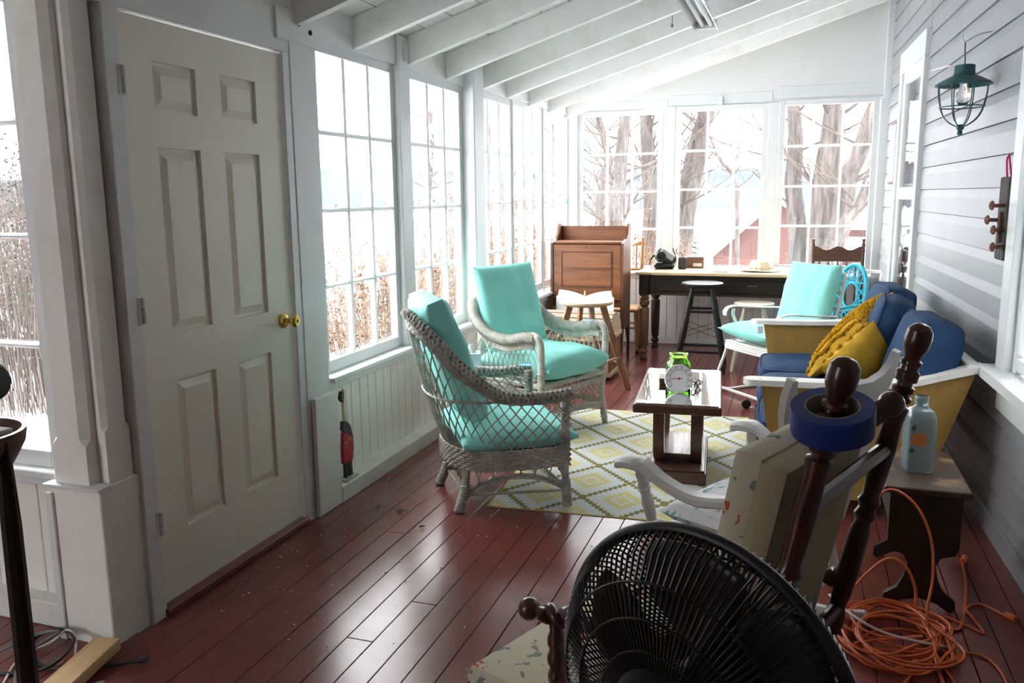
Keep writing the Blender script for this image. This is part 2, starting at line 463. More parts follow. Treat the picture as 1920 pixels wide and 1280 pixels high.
def tag(o, label, cat, group=None, kind=None):
    o['label'] = label; o['category'] = cat
    if group: o['group'] = group
    if kind: o['kind'] = kind
    return o
def struct(o, label=None, cat=None):
    o['kind'] = 'structure'
    if label: o['label'] = label
    if cat: o['category'] = cat
    return o
def TR(loc=(0, 0, 0), rx=0, ry=0, rz=0, sc=None):
    M = Matrix.Translation(loc) @ Matrix.Rotation(rz, 4, 'Z') @ Matrix.Rotation(ry, 4, 'Y') @ Matrix.Rotation(rx, 4, 'X')
    if sc: M = M @ Matrix.Diagonal((*sc, 1))
    return M
def aim(a, b):
    """matrix that takes local +Z (from origin) onto a->b, and the length"""
    a = Vector(a); b = Vector(b); d = b-a
    q = d.to_track_quat('Z', 'Y')
    return Matrix.Translation(a) @ q.to_matrix().to_4x4(), d.length
def turned(mb, a, b, prof, n=14):
    """lathe a profile [(radius, fraction along)] between two points"""
    M, L = aim(a, b)
    mb.lathe([(r, t*L) for r, t in prof], n, M)
    return mb
def bez(p, n=16):
    """Catmull-Rom through points"""
    P = [Vector(q) for q in p]; out = []
    P = [P[0]*2-P[1]] + P + [P[-1]*2-P[-2]]
    for i in range(1, len(P)-2):
        for k in range(n):
            t = k/n
            a, b, c, d = P[i-1], P[i], P[i+1], P[i+2]
            out.append(0.5*((2*b)+(c-a)*t+(2*a-5*b+4*c-d)*t*t+(3*b-a-3*c+d)*t**3))
    out.append(P[-2]); return out
# ================================================================== the room
SLOPE = 0.308
def ceil_z(x): return 2.335 + SLOPE*x          # underside of the ceiling boards
DB = 8.30                                      # back wall
# ---- floor: slab plus single boards running down the porch
fl = struct(MB().box((0.45, 3.4, -0.06), (5.3, 10.0, 0.06)).build('floor', 'dark_gap', smooth=0))
BW = 0.0985
i = 0; x = -2.15
rnd = random.Random(3)
while x < 3.06:
    y1 = 2.12 if x < -0.06 else DB
    cuts = [-1.55]
    if y1 > 5: cuts.append(rnd.uniform(0.5, 6.5))
    cuts.append(y1)
    for a, b in zip(cuts, cuts[1:]):
        MB().box((x+BW/2, (a+b)/2, -0.014+rnd.uniform(-0.0008, 0.0008)), (BW-0.0026, b-a-0.003, 0.028), 0.0016).build('floorboard', 'floor_paint', fl, smooth=0)
    x += BW
# ---- ceiling: backing, boards, rafters
ang = -math.atan(SLOPE)
def slope_box(x0, x1, y0, y1, lift0, lift1):
    """a box lying in the roof plane between two heights above the board underside"""
    mb = MB()
    vs = [(x, y, ceil_z(x)+l) for x in (x0, x1) for y in (y0, y1) for l in (lift0, lift1)]
    fs = [(0, 1, 3, 2), (4, 6, 7, 5), (0, 4, 5, 1), (2, 3, 7, 6), (0, 2, 6, 4), (1, 5, 7, 3)]
    return mb.add(vs, fs)
ce = struct(slope_box(-0.55, 3.25, -1.6, DB+0.25, 0.03, 0.10).build('ceiling', 'dark_gap', smooth=0))
x = -0.55; w = 0.165
while x < 3.2:
    slope_box(x+0.004, x+w-0.004, -1.6, DB+0.25, 0.0+rnd.uniform(0, 0.003), 0.03).build('ceiling_board', 'ceiling_paint', ce, smooth=0)
    x += w
for k in range(-9, 9):
    y = 3.85+0.573*k
    if y > DB-0.02: continue
    h = 0.150 + rnd.uniform(-0.006, 0.006)
    slope_box(-0.50, 3.15, y-0.023, y+0.023, -h, -0.001).build('rafter', 'rafter_white', ce, smooth=0)
# flat ceiling of the side wing of the porch
struct(MB().box((-1.35, 0.25, 2.40), (1.7, 3.8, 0.06)).build('ceiling_wing', 'ceiling_paint', smooth=0))
# ---- unseen ends of the porch behind the camera
struct(MB().box((1.2, -1.62, 1.6), (4.0, 0.08, 3.3)).box((-2.05, -1.62, 1.2), (0.35, 0.08, 2.5)).box((-1.35, -1.62, 0.28), (1.2, 0.08, 0.62)).box((-1.35, -1.62, 2.28), (1.2, 0.08, 0.3)).build('wall_rear', 'old_boards', smooth=0))
struct(MB().box((-2.2, 0.25, 1.2), (0.08, 3.8, 2.5)).build('wall_wing_end', 'old_boards', smooth=0))

# ---- windows: sash of three by four panes
GW, GH = 0.74, 1.44
PW, PH, MU = GW/3, GH/4, 0.020
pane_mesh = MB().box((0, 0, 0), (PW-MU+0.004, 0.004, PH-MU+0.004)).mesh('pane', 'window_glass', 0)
vert_mesh = MB().box((0, -0.004, 0), (MU, 0.036, GH), 0.008).mesh('glazing_bar', 'bar_glare_paint', 0)
horz_mesh = MB().box((0, -0.004, 0), (GW, 0.034, MU), 0.008).mesh('glazing_bar', 'bar_glare_paint', 0)
win_n = [0]
def window(loc, rotz, label, side=0.05, top=0.05, bottom=0.06, nrow=4):
    """loc = bottom-left corner of the glass as seen from inside; local x along the wall, local -y into the room"""
    win_n[0] += 1
    o = thing('window_%d' % win_n[0], label, 'window', loc, rotz)
    o['kind'] = 'structure'
    for u, w_ in ((-side/2, side), (GW+side/2, side)):
        MB().box((u, 0, GH/2+(top-bottom)/2), (w_, 0.036, GH+top+bottom), 0.003).build('stile', 'white_trim', o, 0)
    MB().box((GW/2, 0, GH+top/2), (GW, 0.034, top), 0.003).build('rail', 'white_trim', o, 0)
    MB().box((GW/2, 0, -bottom/2), (GW, 0.034, bottom), 0.003).build('rail', 'white_trim', o, 0)
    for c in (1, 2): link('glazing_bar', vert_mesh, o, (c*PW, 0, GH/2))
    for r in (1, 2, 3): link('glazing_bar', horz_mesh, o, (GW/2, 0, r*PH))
    for c in range(3):
        for r in range(4):
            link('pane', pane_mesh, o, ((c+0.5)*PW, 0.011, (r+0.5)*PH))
    return o
LWY = [3.50, 4.476, 5.50, 6.32, 7.14]
LWZ = [2.126, 2.125, 2.137, 2.152, 2.160]
names = ['twelve-pane white window nearest the white door in the long window row',
         'second twelve-pane window from the door, left of the square wall post',
         'twelve-pane window just beyond the square wall post in the long row',
         'fourth twelve-pane window from the door, behind the teal rocking wicker armchair',
         'last twelve-pane window of the long row, in the far corner with a bit of blue tape']
for y, zt, nm in zip(LWY, LWZ, names):
    window((-0.05, y, zt-GH), PI/2, nm)
BWX = [0.035, 0.99, 1.927]
BWZ = [2.214, 2.228, 2.246]
for x, zt, nm in zip(BWX, BWZ, ['end-wall window behind the oak secretary desk, brush outside it',
                                'middle window of the end wall above the long dark table',
                                'end-wall window nearest the clapboard wall, thick tree trunks outside it']):
    window((x, DB-0.03, zt-GH), 0, nm, side=0.05)
window((-0.93, -1.62, 0.632), PI, 'unseen window added behind the camera to light the corner post')  # out of view, added so daylight reaches the corner post's front
window((-1.005, 2.10, 0.632), 0, 'window cut by the picture edge beside the chamfered corner post', side=0.05)

# ---- left wall (long window wall)
wl = struct(MB().box((-0.075, 5.85, 0.28), (0.05, 4.9, 0.62)).box((-0.085, 5.3, 2.27), (0.03, 6.4, 0.20)).box((-0.08, 8.26, 1.2), (0.05, 0.12, 2.4)).box((-0.09, 2.22, 1.2), (0.09, 0.20, 2.38)).build('wall_left', 'panel_paint', smooth=0))
y = 3.43
while y < 8.24:
    w = 0.088
    MB().box((-0.043, y+w/2, 0.285), (0.016, w-0.004, 0.63), 0.003).build('beadboard_plank', 'panel_paint', wl, 0)
    y += w
# header boards above each window
for a, b, z in ((3.40, 4.30, 2.172), (4.30, 5.27, 2.172), (5.45, 6.28, 2.185), (6.28, 7.1, 2.20), (7.1, 8.29, 2.208)):
    MB().box((-0.036, (a+b)/2, z+0.095), (0.04, b-a-0.004, 0.19), 0.002).build('header_board', 'white_paint', wl, 0)
# upright boards and posts between the windows
for a, b, xf, zt in ((4.285, 4.426, 0.0, 2.33), (5.266, 5.45, 0.055, 2.33), (6.288, 6.285+0.0, 0, 0), (7.108, 7.105, 0, 0), (7.93, 8.24, -0.01, 2.33)):
    if b <= a: continue
    MB().box(((xf-0.10)/2, (a+b)/2, (zt+0.62)/2), (xf+0.10, b-a, zt-0.62), 0.006).build('post', 'white_trim', wl, 0)
for a in (6.265, 7.085):
    MB().box((-0.045, a+0.02, 1.40), (0.05, 0.028, 1.62), 0.004).build('post', 'white_trim', wl, 0)
# stool and apron under the windows, sole plate on the floor
MB().box((-0.02, 5.82, 0.612), (0.125, 4.82, 0.026), 0.004).build('sill_board', 'white_trim', wl, 0)
MB().box((-0.022, 5.82, 0.575), (0.03, 4.82, 0.048), 0.003).build('apron', 'white_trim', wl, 0)
bl = struct(MB().box((0.005, 5.85, 0.042), (0.095, 4.86, 0.084), 0.004).build('baseboard_left', 'worn_white', smooth=0))
# little wooden props nailed up beside rafters
for yy in (4.37, 6.78):
    MB().box((-0.005, yy, 2.25), (0.03, 0.05, 0.10), 0.003).build('nailing_block', 'white_paint', wl, 0)

# ---- door with its jambs, post and threshold
dr = thing('door_1', 'closed white six-panel door with a brass knob', 'door', (0, 0, 0)); dr['kind'] = 'structure'
D0, D1, DZ0, DZ1 = 2.252, 3.150, 0.035, 2.06
MB().box((-0.030, (D0+D1)/2, (DZ0+DZ1)/2), (0.032, D1-D0, DZ1-DZ0)).build('core', 'door_paint', dr, 0)
py = [(2.405, 2.622), (2.760, 2.980)]
pz = [(0.276, 0.825), (0.996, 1.640), (1.762, 1.926)]
def slab(a, b, c, d):
    MB().box((-0.009, (a+b)/2, (c+d)/2), (0.018, b-a, d-c)).build('stile', 'door_paint', dr, 0)
slab(D0, py[0][0], DZ0, DZ1); slab(py[0][1], py[1][0], DZ0, DZ1); slab(py[1][1], D1, DZ0, DZ1)
for (a, b) in py:
    zz = [DZ0] + [q for p in pz for q in p] + [DZ1]
    for c, d in zip(zz[0::2], zz[1::2]): slab(a, b, c, d)
    for c, d in pz:
        m = 0.012; e = 0.040
        o = [(-0.0135, a, c), (-0.0135, b, c), (-0.0135, b, d), (-0.0135, a, d)]
        q = [(-0.0135, a+m, c+m), (-0.0135, b-m, c+m), (-0.0135, b-m, d-m), (-0.0135, a+m, d-m)]
        p = [(-0.002, a+e, c+e), (-0.002, b-e, c+e), (-0.002, b-e, d-e), (-0.002, a+e, d-e)]
        r = [(0.0, a-0.001, c-0.001), (0.0, b+0.001, c-0.001), (0.0, b+0.001, d+0.001), (0.0, a-0.001, d+0.001)]
        fs = [[8, 9, 10, 11]]
        for k in range(4):
            l = (k+1) % 4
            fs += [[k, l, 4+l, 4+k], [4+k, 4+l, 8+l, 8+k]]
        MB().add(o+q+p, fs).build('panel', 'door_paint', dr, 0)
for z in (1.845, 1.098, 0.346):
    h = MB()
    h.box((0.016, 2.243, z), (0.010, 0.036, 0.095), 0.002)
    for k in (-0.03, 0.0, 0.03): h.lathe([(0.0075, -0.013), (0.0075, 0.013)], 8, TR((0.024, 2.248, z+k)))
    h.build('hinge', 'white_trim', dr)
kb = MB(); kb.lathe([(0.033, 0), (0.033, 0.004), (0.026, 0.010), (0.013, 0.016), (0.011, 0.034), (0.020, 0.040), (0.027, 0.050), (0.027, 0.062), (0.020, 0.070), (0.008, 0.071), (0.008, 0.067), (0, 0.067)], 20, TR((0.001, 3.083, 0.945), ry=PI/2))
kb.build('knob', 'brass', dr)
# frame of the door
tr = struct(MB().box((-0.012, 2.213, 1.03), (0.06, 0.066, 2.08), 0.003).build('trim_1', 'white_trim', smooth=0))
struct(MB().box((-0.012, 3.180, 1.04), (0.058, 0.05, 2.06), 0.003).build('trim_2', 'white_trim', smooth=0))
struct(MB().box((-0.014, 2.72, 2.20), (0.060, 1.14, 0.265), 0.003).build('trim_3', 'white_paint', smooth=0))
struct(MB().box((-0.02, 2.70, 0.014), (0.11, 0.93, 0.028), 0.004).build('trim_4', 'floor_paint', smooth=0))
# heavy post beside the door, narrow at the foot and chamfered
po = struct(MB().box((-0.03, 3.305, 1.20), (0.10, 0.20, 2.40), 0.006).build('trim_5', 'white_paint', smooth=0))
MB().box((0.012, 3.262, 2.18), (0.03, 0.30, 0.13), 0.004).build('plate', 'white_paint', po, 0)
for yy, zz in ((3.275, 2.198), (3.365, 2.176)):
    MB().lathe([(0.011, 0), (0.011, 0.004), (0.007, 0.004), (0.007, 0.002), (0, 0.002)], 12, TR((0.0275, yy, zz), ry=PI/2)).build('bolt_hole', 'dark_gap', po)

# ---- corner post where the porch turns, boxed base below
cp = struct(MB().box((-0.105, 2.13, 0.27), (0.215, 0.235, 0.555), 0.004).build('trim_6', 'panel_paint', smooth=0), 'white boxed base and chamfered post at the porch corner', 'post')
def chamfer_post(x0, x1, y0, y1, z0, z1, ch, zc):
    """square foot that turns to an octagon above zc"""
    def ring(c, z):
        return [(x0+c, y0, z), (x1-c, y0, z), (x1, y0+c, z), (x1, y1-c, z), (x1-c, y1, z), (x0+c, y1, z), (x0, y1-c, z), (x0, y0+c, z)]
    vs = ring(0.0005, z0)+ring(0.0005, zc)+ring(ch, zc+ch)+ring(ch, z1)
    fs = [list(range(8))[::-1]]
    for k in range(3):
        for i in range(8):
            j = (i+1) % 8
            fs.append([k*8+i, k*8+j, (k+1)*8+j, (k+1)*8+i])
    fs.append([24+i for i in range(8)])
    return MB().add(vs, fs)
chamfer_post(-0.185, -0.045, 2.02, 2.15, 0.545, 2.42, 0.024, 0.68).build('post', 'panel_paint', cp, 0)
chamfer_post(-0.118, -0.008, 2.066, 2.172, 0.546, 2.42, 0.016, 0.72).build('post', 'panel_paint', cp, 0)
MB().box((-0.1, 2.022, 0.5485), (0.235, 0.06, 0.010), 0.002).build('cap', 'white_trim', cp, 0)
MB().box((-0.206, 2.008, 0.26), (0.028, 0.012, 0.52), 0.002).build('edge_strip', 'white_trim', cp, 0)
MB().ball((-0.001, 2.155, 0.285), 0.011, 10, (0.25, 1.2, 0.9)).build('knot_hole', 'rust', cp)

# ---- wall of the side wing (carries the near window)
ww = struct(MB().box((-1.2, 2.16, 0.27), (2.05, 0.05, 0.56)).box((-1.1, 2.15, 2.27), (2.2, 0.06, 0.30)).box((-1.61, 2.13, 1.3), (1.10, 0.06, 1.6)).build('wall_wing', 'panel_paint', smooth=0))
x = -2.15
while x < -0.22:
    MB().box((x+0.055, 2.128, 0.275), (0.106, 0.016, 0.55), 0.003).build('beadboard_plank', 'panel_paint', ww, 0)
    x += 0.11
MB().box((-1.19, 2.085, 0.56), (1.96, 0.09, 0.028), 0.004).build('sill_board', 'white_trim', ww, 0)
MB().box((-1.19, 2.11, 0.525), (1.96, 0.03, 0.05), 0.003).build('apron', 'white_trim', ww, 0)
MB().box((-1.19, 2.10, 0.045), (1.96, 0.09, 0.09), 0.004).build('sole_plate', 'worn_white', ww, 0)

# ---- back wall
up = [(-0.06, 2.26), (2.86, 2.29), (2.86, ceil_z(2.86)-0.005), (-0.06, ceil_z(-0.06)-0.005)]
M_back = Matrix(((1, 0, 0, 0), (0, 0, -1, DB+0.02), (0, 1, 0, 0), (0, 0, 0, 1)))
wb = MB().prism(up, 0.04, M_back); wb.box((1.4, DB+0.03, 0.35), (2.95, 0.05, 0.75))
wb = struct(wb.build('wall_back', 'white_paint', smooth=0))
x = -0.03
while x < 2.78:
    MB().box((x+0.051, DB-0.008, 0.345), (0.098, 0.016, 0.69), 0.003).build('beadboard_plank', 'white_paint', wb, 0)
    x += 0.102
for x0, x1, xf in ((-0.085, -0.018, 0.06), (0.828, 0.937, 0.05), (1.783, 1.874, 0.05), (2.720, 2.800, 0.06)):
    MB().box(((x0+x1)/2, DB-xf/2+0.01, 1.47), (x1-x0, xf+0.02, 1.62), 0.005).build('post', 'white_trim', wb, 0)
MB().box((1.36, DB-0.035, 0.705), (2.84, 0.09, 0.024), 0.004).build('sill_board', 'white_trim', wb, 0)
MB().box((1.36, DB-0.018, 0.672), (2.84, 0.03, 0.045), 0.003).build('apron', 'white_trim', wb, 0)
for x0, x1, z0, z1 in ((-0.02, 0.86, 2.268, 2.35), (0.89, 1.81, 2.285, 2.385), (1.845, 2.79, 2.312, 2.42)):
    MB().box(((x0+x1)/2, DB-0.012, (z0+z1)/2), (x1-x0, 0.03, z1-z0), 0.003).build('header_board', 'white_trim', wb, 0)
for x0 in (0.66, 0.86, 1.84):
    MB().box((x0, DB+0.0, 2.43), (0.012, 0.03, 0.09)).build('nailing_block', 'white_trim', wb, 0)
MB().box((2.775, DB-0.05, 2.75), (0.07, 0.06, 0.95), 0.004).build('corner_board', 'white_trim', wb, 0)
MB().box((1.34, DB-0.040, 2.318), (0.055, 0.022, 0.085), 0.004, TR((0, 0, 0))).build('turn_button', 'white_trim', wb, 0)
MB().box((-0.0, DB-0.035, 2.34), (0.03, 0.02, 0.03), 0.004).build('rusty_bracket', 'rust', wb, 0)
lat = MB(); lat.box((2.735, DB-0.07, 0.62), (0.06, 0.012, 0.018), 0.002); lat.tube([(2.77, DB-0.08, 0.63), (2.772, DB-0.085, 0.52), (2.765, DB-0.085, 0.45)], 0.005, 6)
lat.build('latch', 'steel', wb)
struct(MB().box((1.4, DB-0.012, 0.03), (2.80, 0.014, 0.05), 0.003).build('baseboard_back', 'white_trim', smooth=0))

# ---- right wall: clapboards, storm door, a window at the picture's edge
RWA = math.atan(0.034)
RWM = Matrix.Translation((3.07, 0, 0)) @ Matrix.Rotation(RWA, 4, 'Z')      # local y runs along the wall, local -x into the room
def RW(y, z, off=0.0): return RWM @ Vector((-off, y, z))
wr = MB()
for a, b, z0, z1 in ((-1.65, 2.75, -0.05, 3.4), (2.75, 3.92, -0.05, 0.70), (2.75, 3.92, 2.36, 3.4), (3.92, 6.34, -0.05, 3.4), (6.34, 7.44, 2.52, 3.4), (7.44, 8.36, -0.05, 3.4)):
    wr.box((0.05, (a+b)/2, (z0+z1)/2), (0.06, b-a, z1-z0))
wr = wr.build('wall_right', 'siding_paint', smooth=0)
wr.matrix_world = RWM
struct(wr)
EXP = 0.142
def clap(y0, y1, z):
    # flat face with a coved shoulder on top
    poly = [(0.022, z+0.001), (-0.003, z+0.001), (-0.003, z+0.094), (0.006, z+EXP-0.003), (0.022, z+EXP-0.003)]
    vs = [(p[0], y0, p[1]) for p in poly]+[(p[0], y1, p[1]) for p in poly]
    n = 5
    fs = [list(range(n)), list(range(n, 2*n))[::-1]]+[[i, (i+1) % n, (i+1) % n+n, i+n] for i in range(n)]
    return MB().add(vs, fs)
segs = [(-1.65, 2.75, 0, 9), (2.75, 3.92, 0, 0.60), (2.75, 3.92, 2.30, 9), (3.92, 6.34, 0, 9), (6.34, 7.44, 2.45, 9), (7.44, 8.30, 0, 9)]
cm = {}
for s0, s1, za, zb in segs:
    key = (s0, s1)
    if key not in cm: cm[key] = clap(s0+0.001, s1-0.001, 0).mesh('clapboard', 'siding_paint', 0)
    for i in range(-1, 23):
        z = 0.06+EXP*i
        if z < za-0.06 or z > zb: continue
        link('clapboard', cm[key], wr, (rnd.uniform(-0.001, 0.001), 0, z))
struct(MB().box((-0.008, 3.6, 0.035), (0.02, 5.4, 0.12), 0.003, RWM).build('baseboard_right', 'siding_paint', smooth=0))
# storm door
sd = thing('door_2', 'white aluminium storm door with tall glass in the clapboard wall', 'door', (3.07, 0, 0), RWA); sd['kind'] = 'structure'
y0, y1, zt = 6.44, 7.34, 2.34
for a, b in ((y0-0.10, y0-0.005), (y1+0.005, y1+0.10)):
    MB().box((-0.008, (a+b)/2, 1.25), (0.05, b-a, 2.52), 0.003).build('casing', 'white_trim', sd, 0)
MB().box((-0.008, (y0+y1)/2, 2.44), (0.052, y1-y0+0.24, 0.16), 0.003).build('casing', 'white_trim', sd, 0)
for a, b in ((y0, y0+0.10), (y1-0.10, y1)):
    MB().box((0.0, (a+b)/2, zt/2+0.02), (0.032, b-a, zt), 0.003).build('stile', 'white_trim', sd, 0)
for c, d in ((0.04, 0.30), (1.41, 1.50), (zt-0.07, zt+0.02)):
    MB().box((0.0, (y0+y1)/2, (c+d)/2), (0.030, y1-y0-0.2, d-c), 0.003).build('rail', 'white_trim', sd, 0)
for c, d in ((0.30, 1.41), (1.50, zt-0.07)):
    MB().box((0.004, (y0+y1)/2, (c+d)/2), (0.005, y1-y0-0.2, d-c)).build('pane', 'clear_glass', sd, 0)
MB().box((0.10, (y0+y1)/2, 1.2), (0.04, y1-y0+0.2, 2.5)).build('inner_door', 'grey_white', sd, 0)
hd = MB(); hd.box((-0.030, 6.53, 1.19), (0.03, 0.03, 0.035), 0.004); hd.tube([(-0.04, 6.53, 1.18), (-0.062, 6.525, 1.16), (-0.066, 6.525, 1.10), (-0.05, 6.525, 1.06), (-0.03, 6.525, 1.055)], 0.005, 6)
hd.build('handle', 'steel', sd)
# window of the house at the picture's edge
hw = thing('window_%d' % (win_n[0]+1), 'house window with white casing and deep sill at the picture edge', 'window', (3.07, 0, 0), RWA); hw['kind'] = 'structure'
for a, b in ((3.82, 3.94), (2.74, 2.86)):
    MB().box((-0.012, (a+b)/2, 1.52), (0.05, b-a, 1.66), 0.004).build('casing', 'white_trim', hw, 0)
MB().box((-0.012, 3.34, 2.36), (0.052, 1.24, 0.12), 0.004).build('casing', 'white_trim', hw, 0)
MB().box((-0.035, 3.34, 0.715), (0.12, 1.30, 0.05), 0.005).build('sill_board', 'white_trim', hw, 0)
MB().box((-0.005, 3.34, 0.62), (0.03, 1.22, 0.13), 0.004).build('apron', 'white_trim', hw, 0)
for a, b in ((2.86, 2.91), (3.77, 3.82)): MB().box((0.012, (a+b)/2, 1.52), (0.03, b-a, 1.56), 0.003).build('stile', 'white_trim', hw, 0)
for z in (0.78, 1.52, 2.27): MB().box((0.012, 3.34, z), (0.03, 0.86, 0.05), 0.003).build('rail', 'white_trim', hw, 0)
for c, d in ((0.80, 1.50), (1.54, 2.25)): MB().box((0.016, 3.34, (c+d)/2), (0.004, 0.86, d-c)).build('pane', 'clear_glass', hw, 0)
MB().box((0.30, 3.34, 1.5), (0.02, 1.3, 1.9)).build('dark_backing', 'dark_gap', hw, 0)  # black sheet standing in for the shade inside the house
# ================================================================== outside
def _h(x, y): return -0.9 + 0.10*math.sin(x*0.35+1)*math.sin(y*0.27) - 0.012*max(0, math.hypot(x-2, y)-12)*0.5
def _ground():
    mb = MB(); rs = [0, 3, 6, 9, 12, 16, 21, 28, 38, 55, 80, 120, 180, 260, 400]
    n = 72; vs = []; fs = []
    for r in rs:
        for k in range(n):
            a = 2*PI*k/n
            x, y = 1.4+r*math.cos(a), 3.5+r*math.sin(a)
            z = -0.9 if r < 8 else max(_h(x, y), -3.0)
            vs.append((x, y, z))
    for i in range(len(rs)-1):
        for k in range(n):
            l = (k+1) % n
            fs.append([i*n+k, i*n+l, (i+1)*n+l, (i+1)*n+k])
    return mb.add(vs, fs)
g = _ground().build('ground', 'snow', smooth=60); struct(g)
def _hills():
    mb = MB(); n = 120; rnd = random.Random(5); vs = []; fs = []
    ph = [rnd.uniform(0, 6.3) for _ in range(6)]
    for k in range(n+1):
        a = RAD(50)+RAD(160)*k/n
        t = 10.5+2.2*math.sin(a*5+ph[0])+1.2*math.sin(a*13+ph[1])+0.5*math.sin(a*41+ph[2])+rnd.uniform(-0.25, 0.25)
        for r, z in ((205, -4), (240, t*0.45), (300, t*0.85), (330, t), (420, -4)):
            vs.append((2+r*math.cos(a), r*math.sin(a), z))
    for k in range(n):
        for j in range(4):
            fs.append([k*5+j, (k+1)*5+j, (k+1)*5+j+1, k*5+j+1])
    return mb.add(vs, fs)
struct(_hills().build('hills', 'hazy_forest', smooth=60))
def grow(mb, p, d, L, r, depth, rnd, sides=5, up=0.1, spread=0.6):
    n = 4; pts = [Vector(p)]; d = Vector(d).normalized()
    for i in range(n):
        d = (d+Vector((rnd.uniform(-.16, .16), rnd.uniform(-.16, .16), rnd.uniform(-.1, .1)+up*0.3))).normalized()
        pts.append(pts[-1]+d*(L/n))
    mb.tube(pts, [r*(1-0.55*i/n) for i in range(n+1)], sides)
    if depth <= 0: return
    for k in range(rnd.choice((2, 3, 3))):
        i = rnd.randint(1, n)
        q = Vector((rnd.uniform(-1, 1), rnd.uniform(-1, 1), rnd.uniform(-0.3, 0.8)))
        nd = (d*(1-spread*0.3)+q*spread).normalized()
        grow(mb, pts[i], nd, L*rnd.uniform(0.55, 0.8), r*0.55*(1-0.1*i), depth-1, rnd, max(3, sides-1), up, spread)
def tree(label, trunks, seed, limbs=8, depth=3, loc=None, group='bare trees outside the windows', ll=1.4):
    """trunks = [(points, radius)] in world coordinates"""
    rnd = random.Random(seed)
    base = Vector(trunks[0][0][0]); base.z = _h(base.x, base.y)
    o = thing('bare_tree', label, 'tree', base, group=group)
    for pts, r in trunks:
        P = [Vector(q)-base for q in pts]
        foot = P[0].copy()
        if foot.z > 0.3: P = [Vector((foot.x*0.9, foot.y*0.9, -0.1))] + P
        top = P[-1]+(P[-1]-P[-2]).normalized()*1.2
        P = bez(P+[top], 5)
        m = len(P)
        MB().tube(P, [r*(1.15-0.75*(i/m)**1.3) for i in range(m)], 9).build('trunk', 'bark', o, 60)
        mb = MB()
        for k in range(int(limbs*1.8)):
            i = rnd.randint(m//3, m-1)
            d = Vector((rnd.uniform(-1, 1), rnd.uniform(-0.8, 0.8), rnd.uniform(0.1, 0.9)))
            grow(mb, P[i], d, ll*rnd.uniform(0.6, 1.1), max(0.013, r*0.15), depth, rnd)
        mb.build('twigs', 'twig', o, 60)['kind'] = 'stuff'
    return o
tree('great forked tree filling the end window nearest the clapboards', [
    ([(2.48, 14, -0.7), (2.48, 14, 0.33), (2.45, 14, 0.99), (2.45, 14, 1.72), (2.5, 14, 2.35), (2.51, 14, 2.82), (2.51, 14, 3.52)], 0.22),
    ([(2.35, 14.1, -0.7), (2.58, 13.5, 0.53), (2.66, 13.5, 1.0), (2.74, 13.5, 1.7), (2.86, 13.5, 2.01), (3.04, 13.5, 2.68), (3.19, 13.5, 3.04)], 0.15),
    ([(2.52, 13.2, 0.5), (2.68, 13.0, 0.95), (2.87, 13.0, 1.28), (3.06, 13.0, 1.62)], 0.12)], 11, limbs=6)
tree('crooked tree trunk at the inner side of the rightmost end window', [
    ([(2.08, 14.3, -0.7), (2.09, 14.3, 0.32), (2.06, 14.3, 0.9), (1.97, 14.3, 1.56), (1.97, 14.3, 2.21), (1.92, 14.3, 2.77), (1.8, 14.3, 3.41)], 0.15)], 12, limbs=7)
tree('slanting pair of slim trunks seen in the middle end window', [
    ([(0.0, 16, -0.8), (0.11, 16, 0.82), (0.21, 16, 1.5), (0.36, 16, 2.36), (0.46, 16, 2.88), (0.58, 16, 3.48)], 0.12),
    ([(0.0, 16.2, -0.8), (0.02, 16.2, 0.81), (0.01, 16.2, 1.5), (0.13, 16.2, 2.28), (0.31, 16.2, 2.95), (0.51, 16.2, 3.6)], 0.10)], 13, limbs=6)
tree('thin forked sapling seen through the middle of the central end window', [
    ([(0.80, 20, -0.9), (0.74, 20, 0.78), (0.68, 20, 1.74), (0.32, 20, 2.22), (0.1, 20, 2.7)], 0.05)], 14, limbs=16, depth=3, ll=1.5)
tree('tree standing behind the brush in the end window by the secretary', [
    ([(-0.4, 15, -0.8), (-0.4, 15, 0.48), (-0.39, 15, 1.32), (-0.47, 15, 2.06), (-0.53, 15, 2.97)], 0.16)], 15, limbs=14, depth=3)
tree('twiggy tree above the oak secretary in the first end window', [
    ([(-1.0, 14, -0.8), (-1.04, 14, 0.54), (-1.09, 14, 1.34), (-0.96, 14, 2.04), (-1.15, 14, 2.77)], 0.09)], 16, limbs=16, depth=3)
tree('snapped brown stump trunk in the first end window', [
    ([(-0.55, 12.6, -0.8), (-0.55, 12.6, 0.61), (-0.54, 12.6, 1.18), (-0.50, 12.6, 1.59)], 0.17)], 17, limbs=5, depth=2)
for k, (x, y, h, lab) in enumerate(((-4.6, 14.6, 3.2, 'slim bare sapling outside the second long-row window'), (-6.0, 21.5, 3.6, 'slim bare sapling outside the third long-row window'),
                                    (-5.2, 17.5, 3.0, 'leaning bare sapling outside the long row near the post'), (-3.4, 18.5, 3.4, 'bare sapling outside the far end of the long row'))):
    tree(lab, [([(x, y, -0.9), (x+0.1, y, 0.4), (x+0.05, y+0.1, 1.4), (x+0.2, y, h-0.8), (x+0.15, y, h)], 0.05)], 30+k, limbs=7, depth=2, ll=0.9)
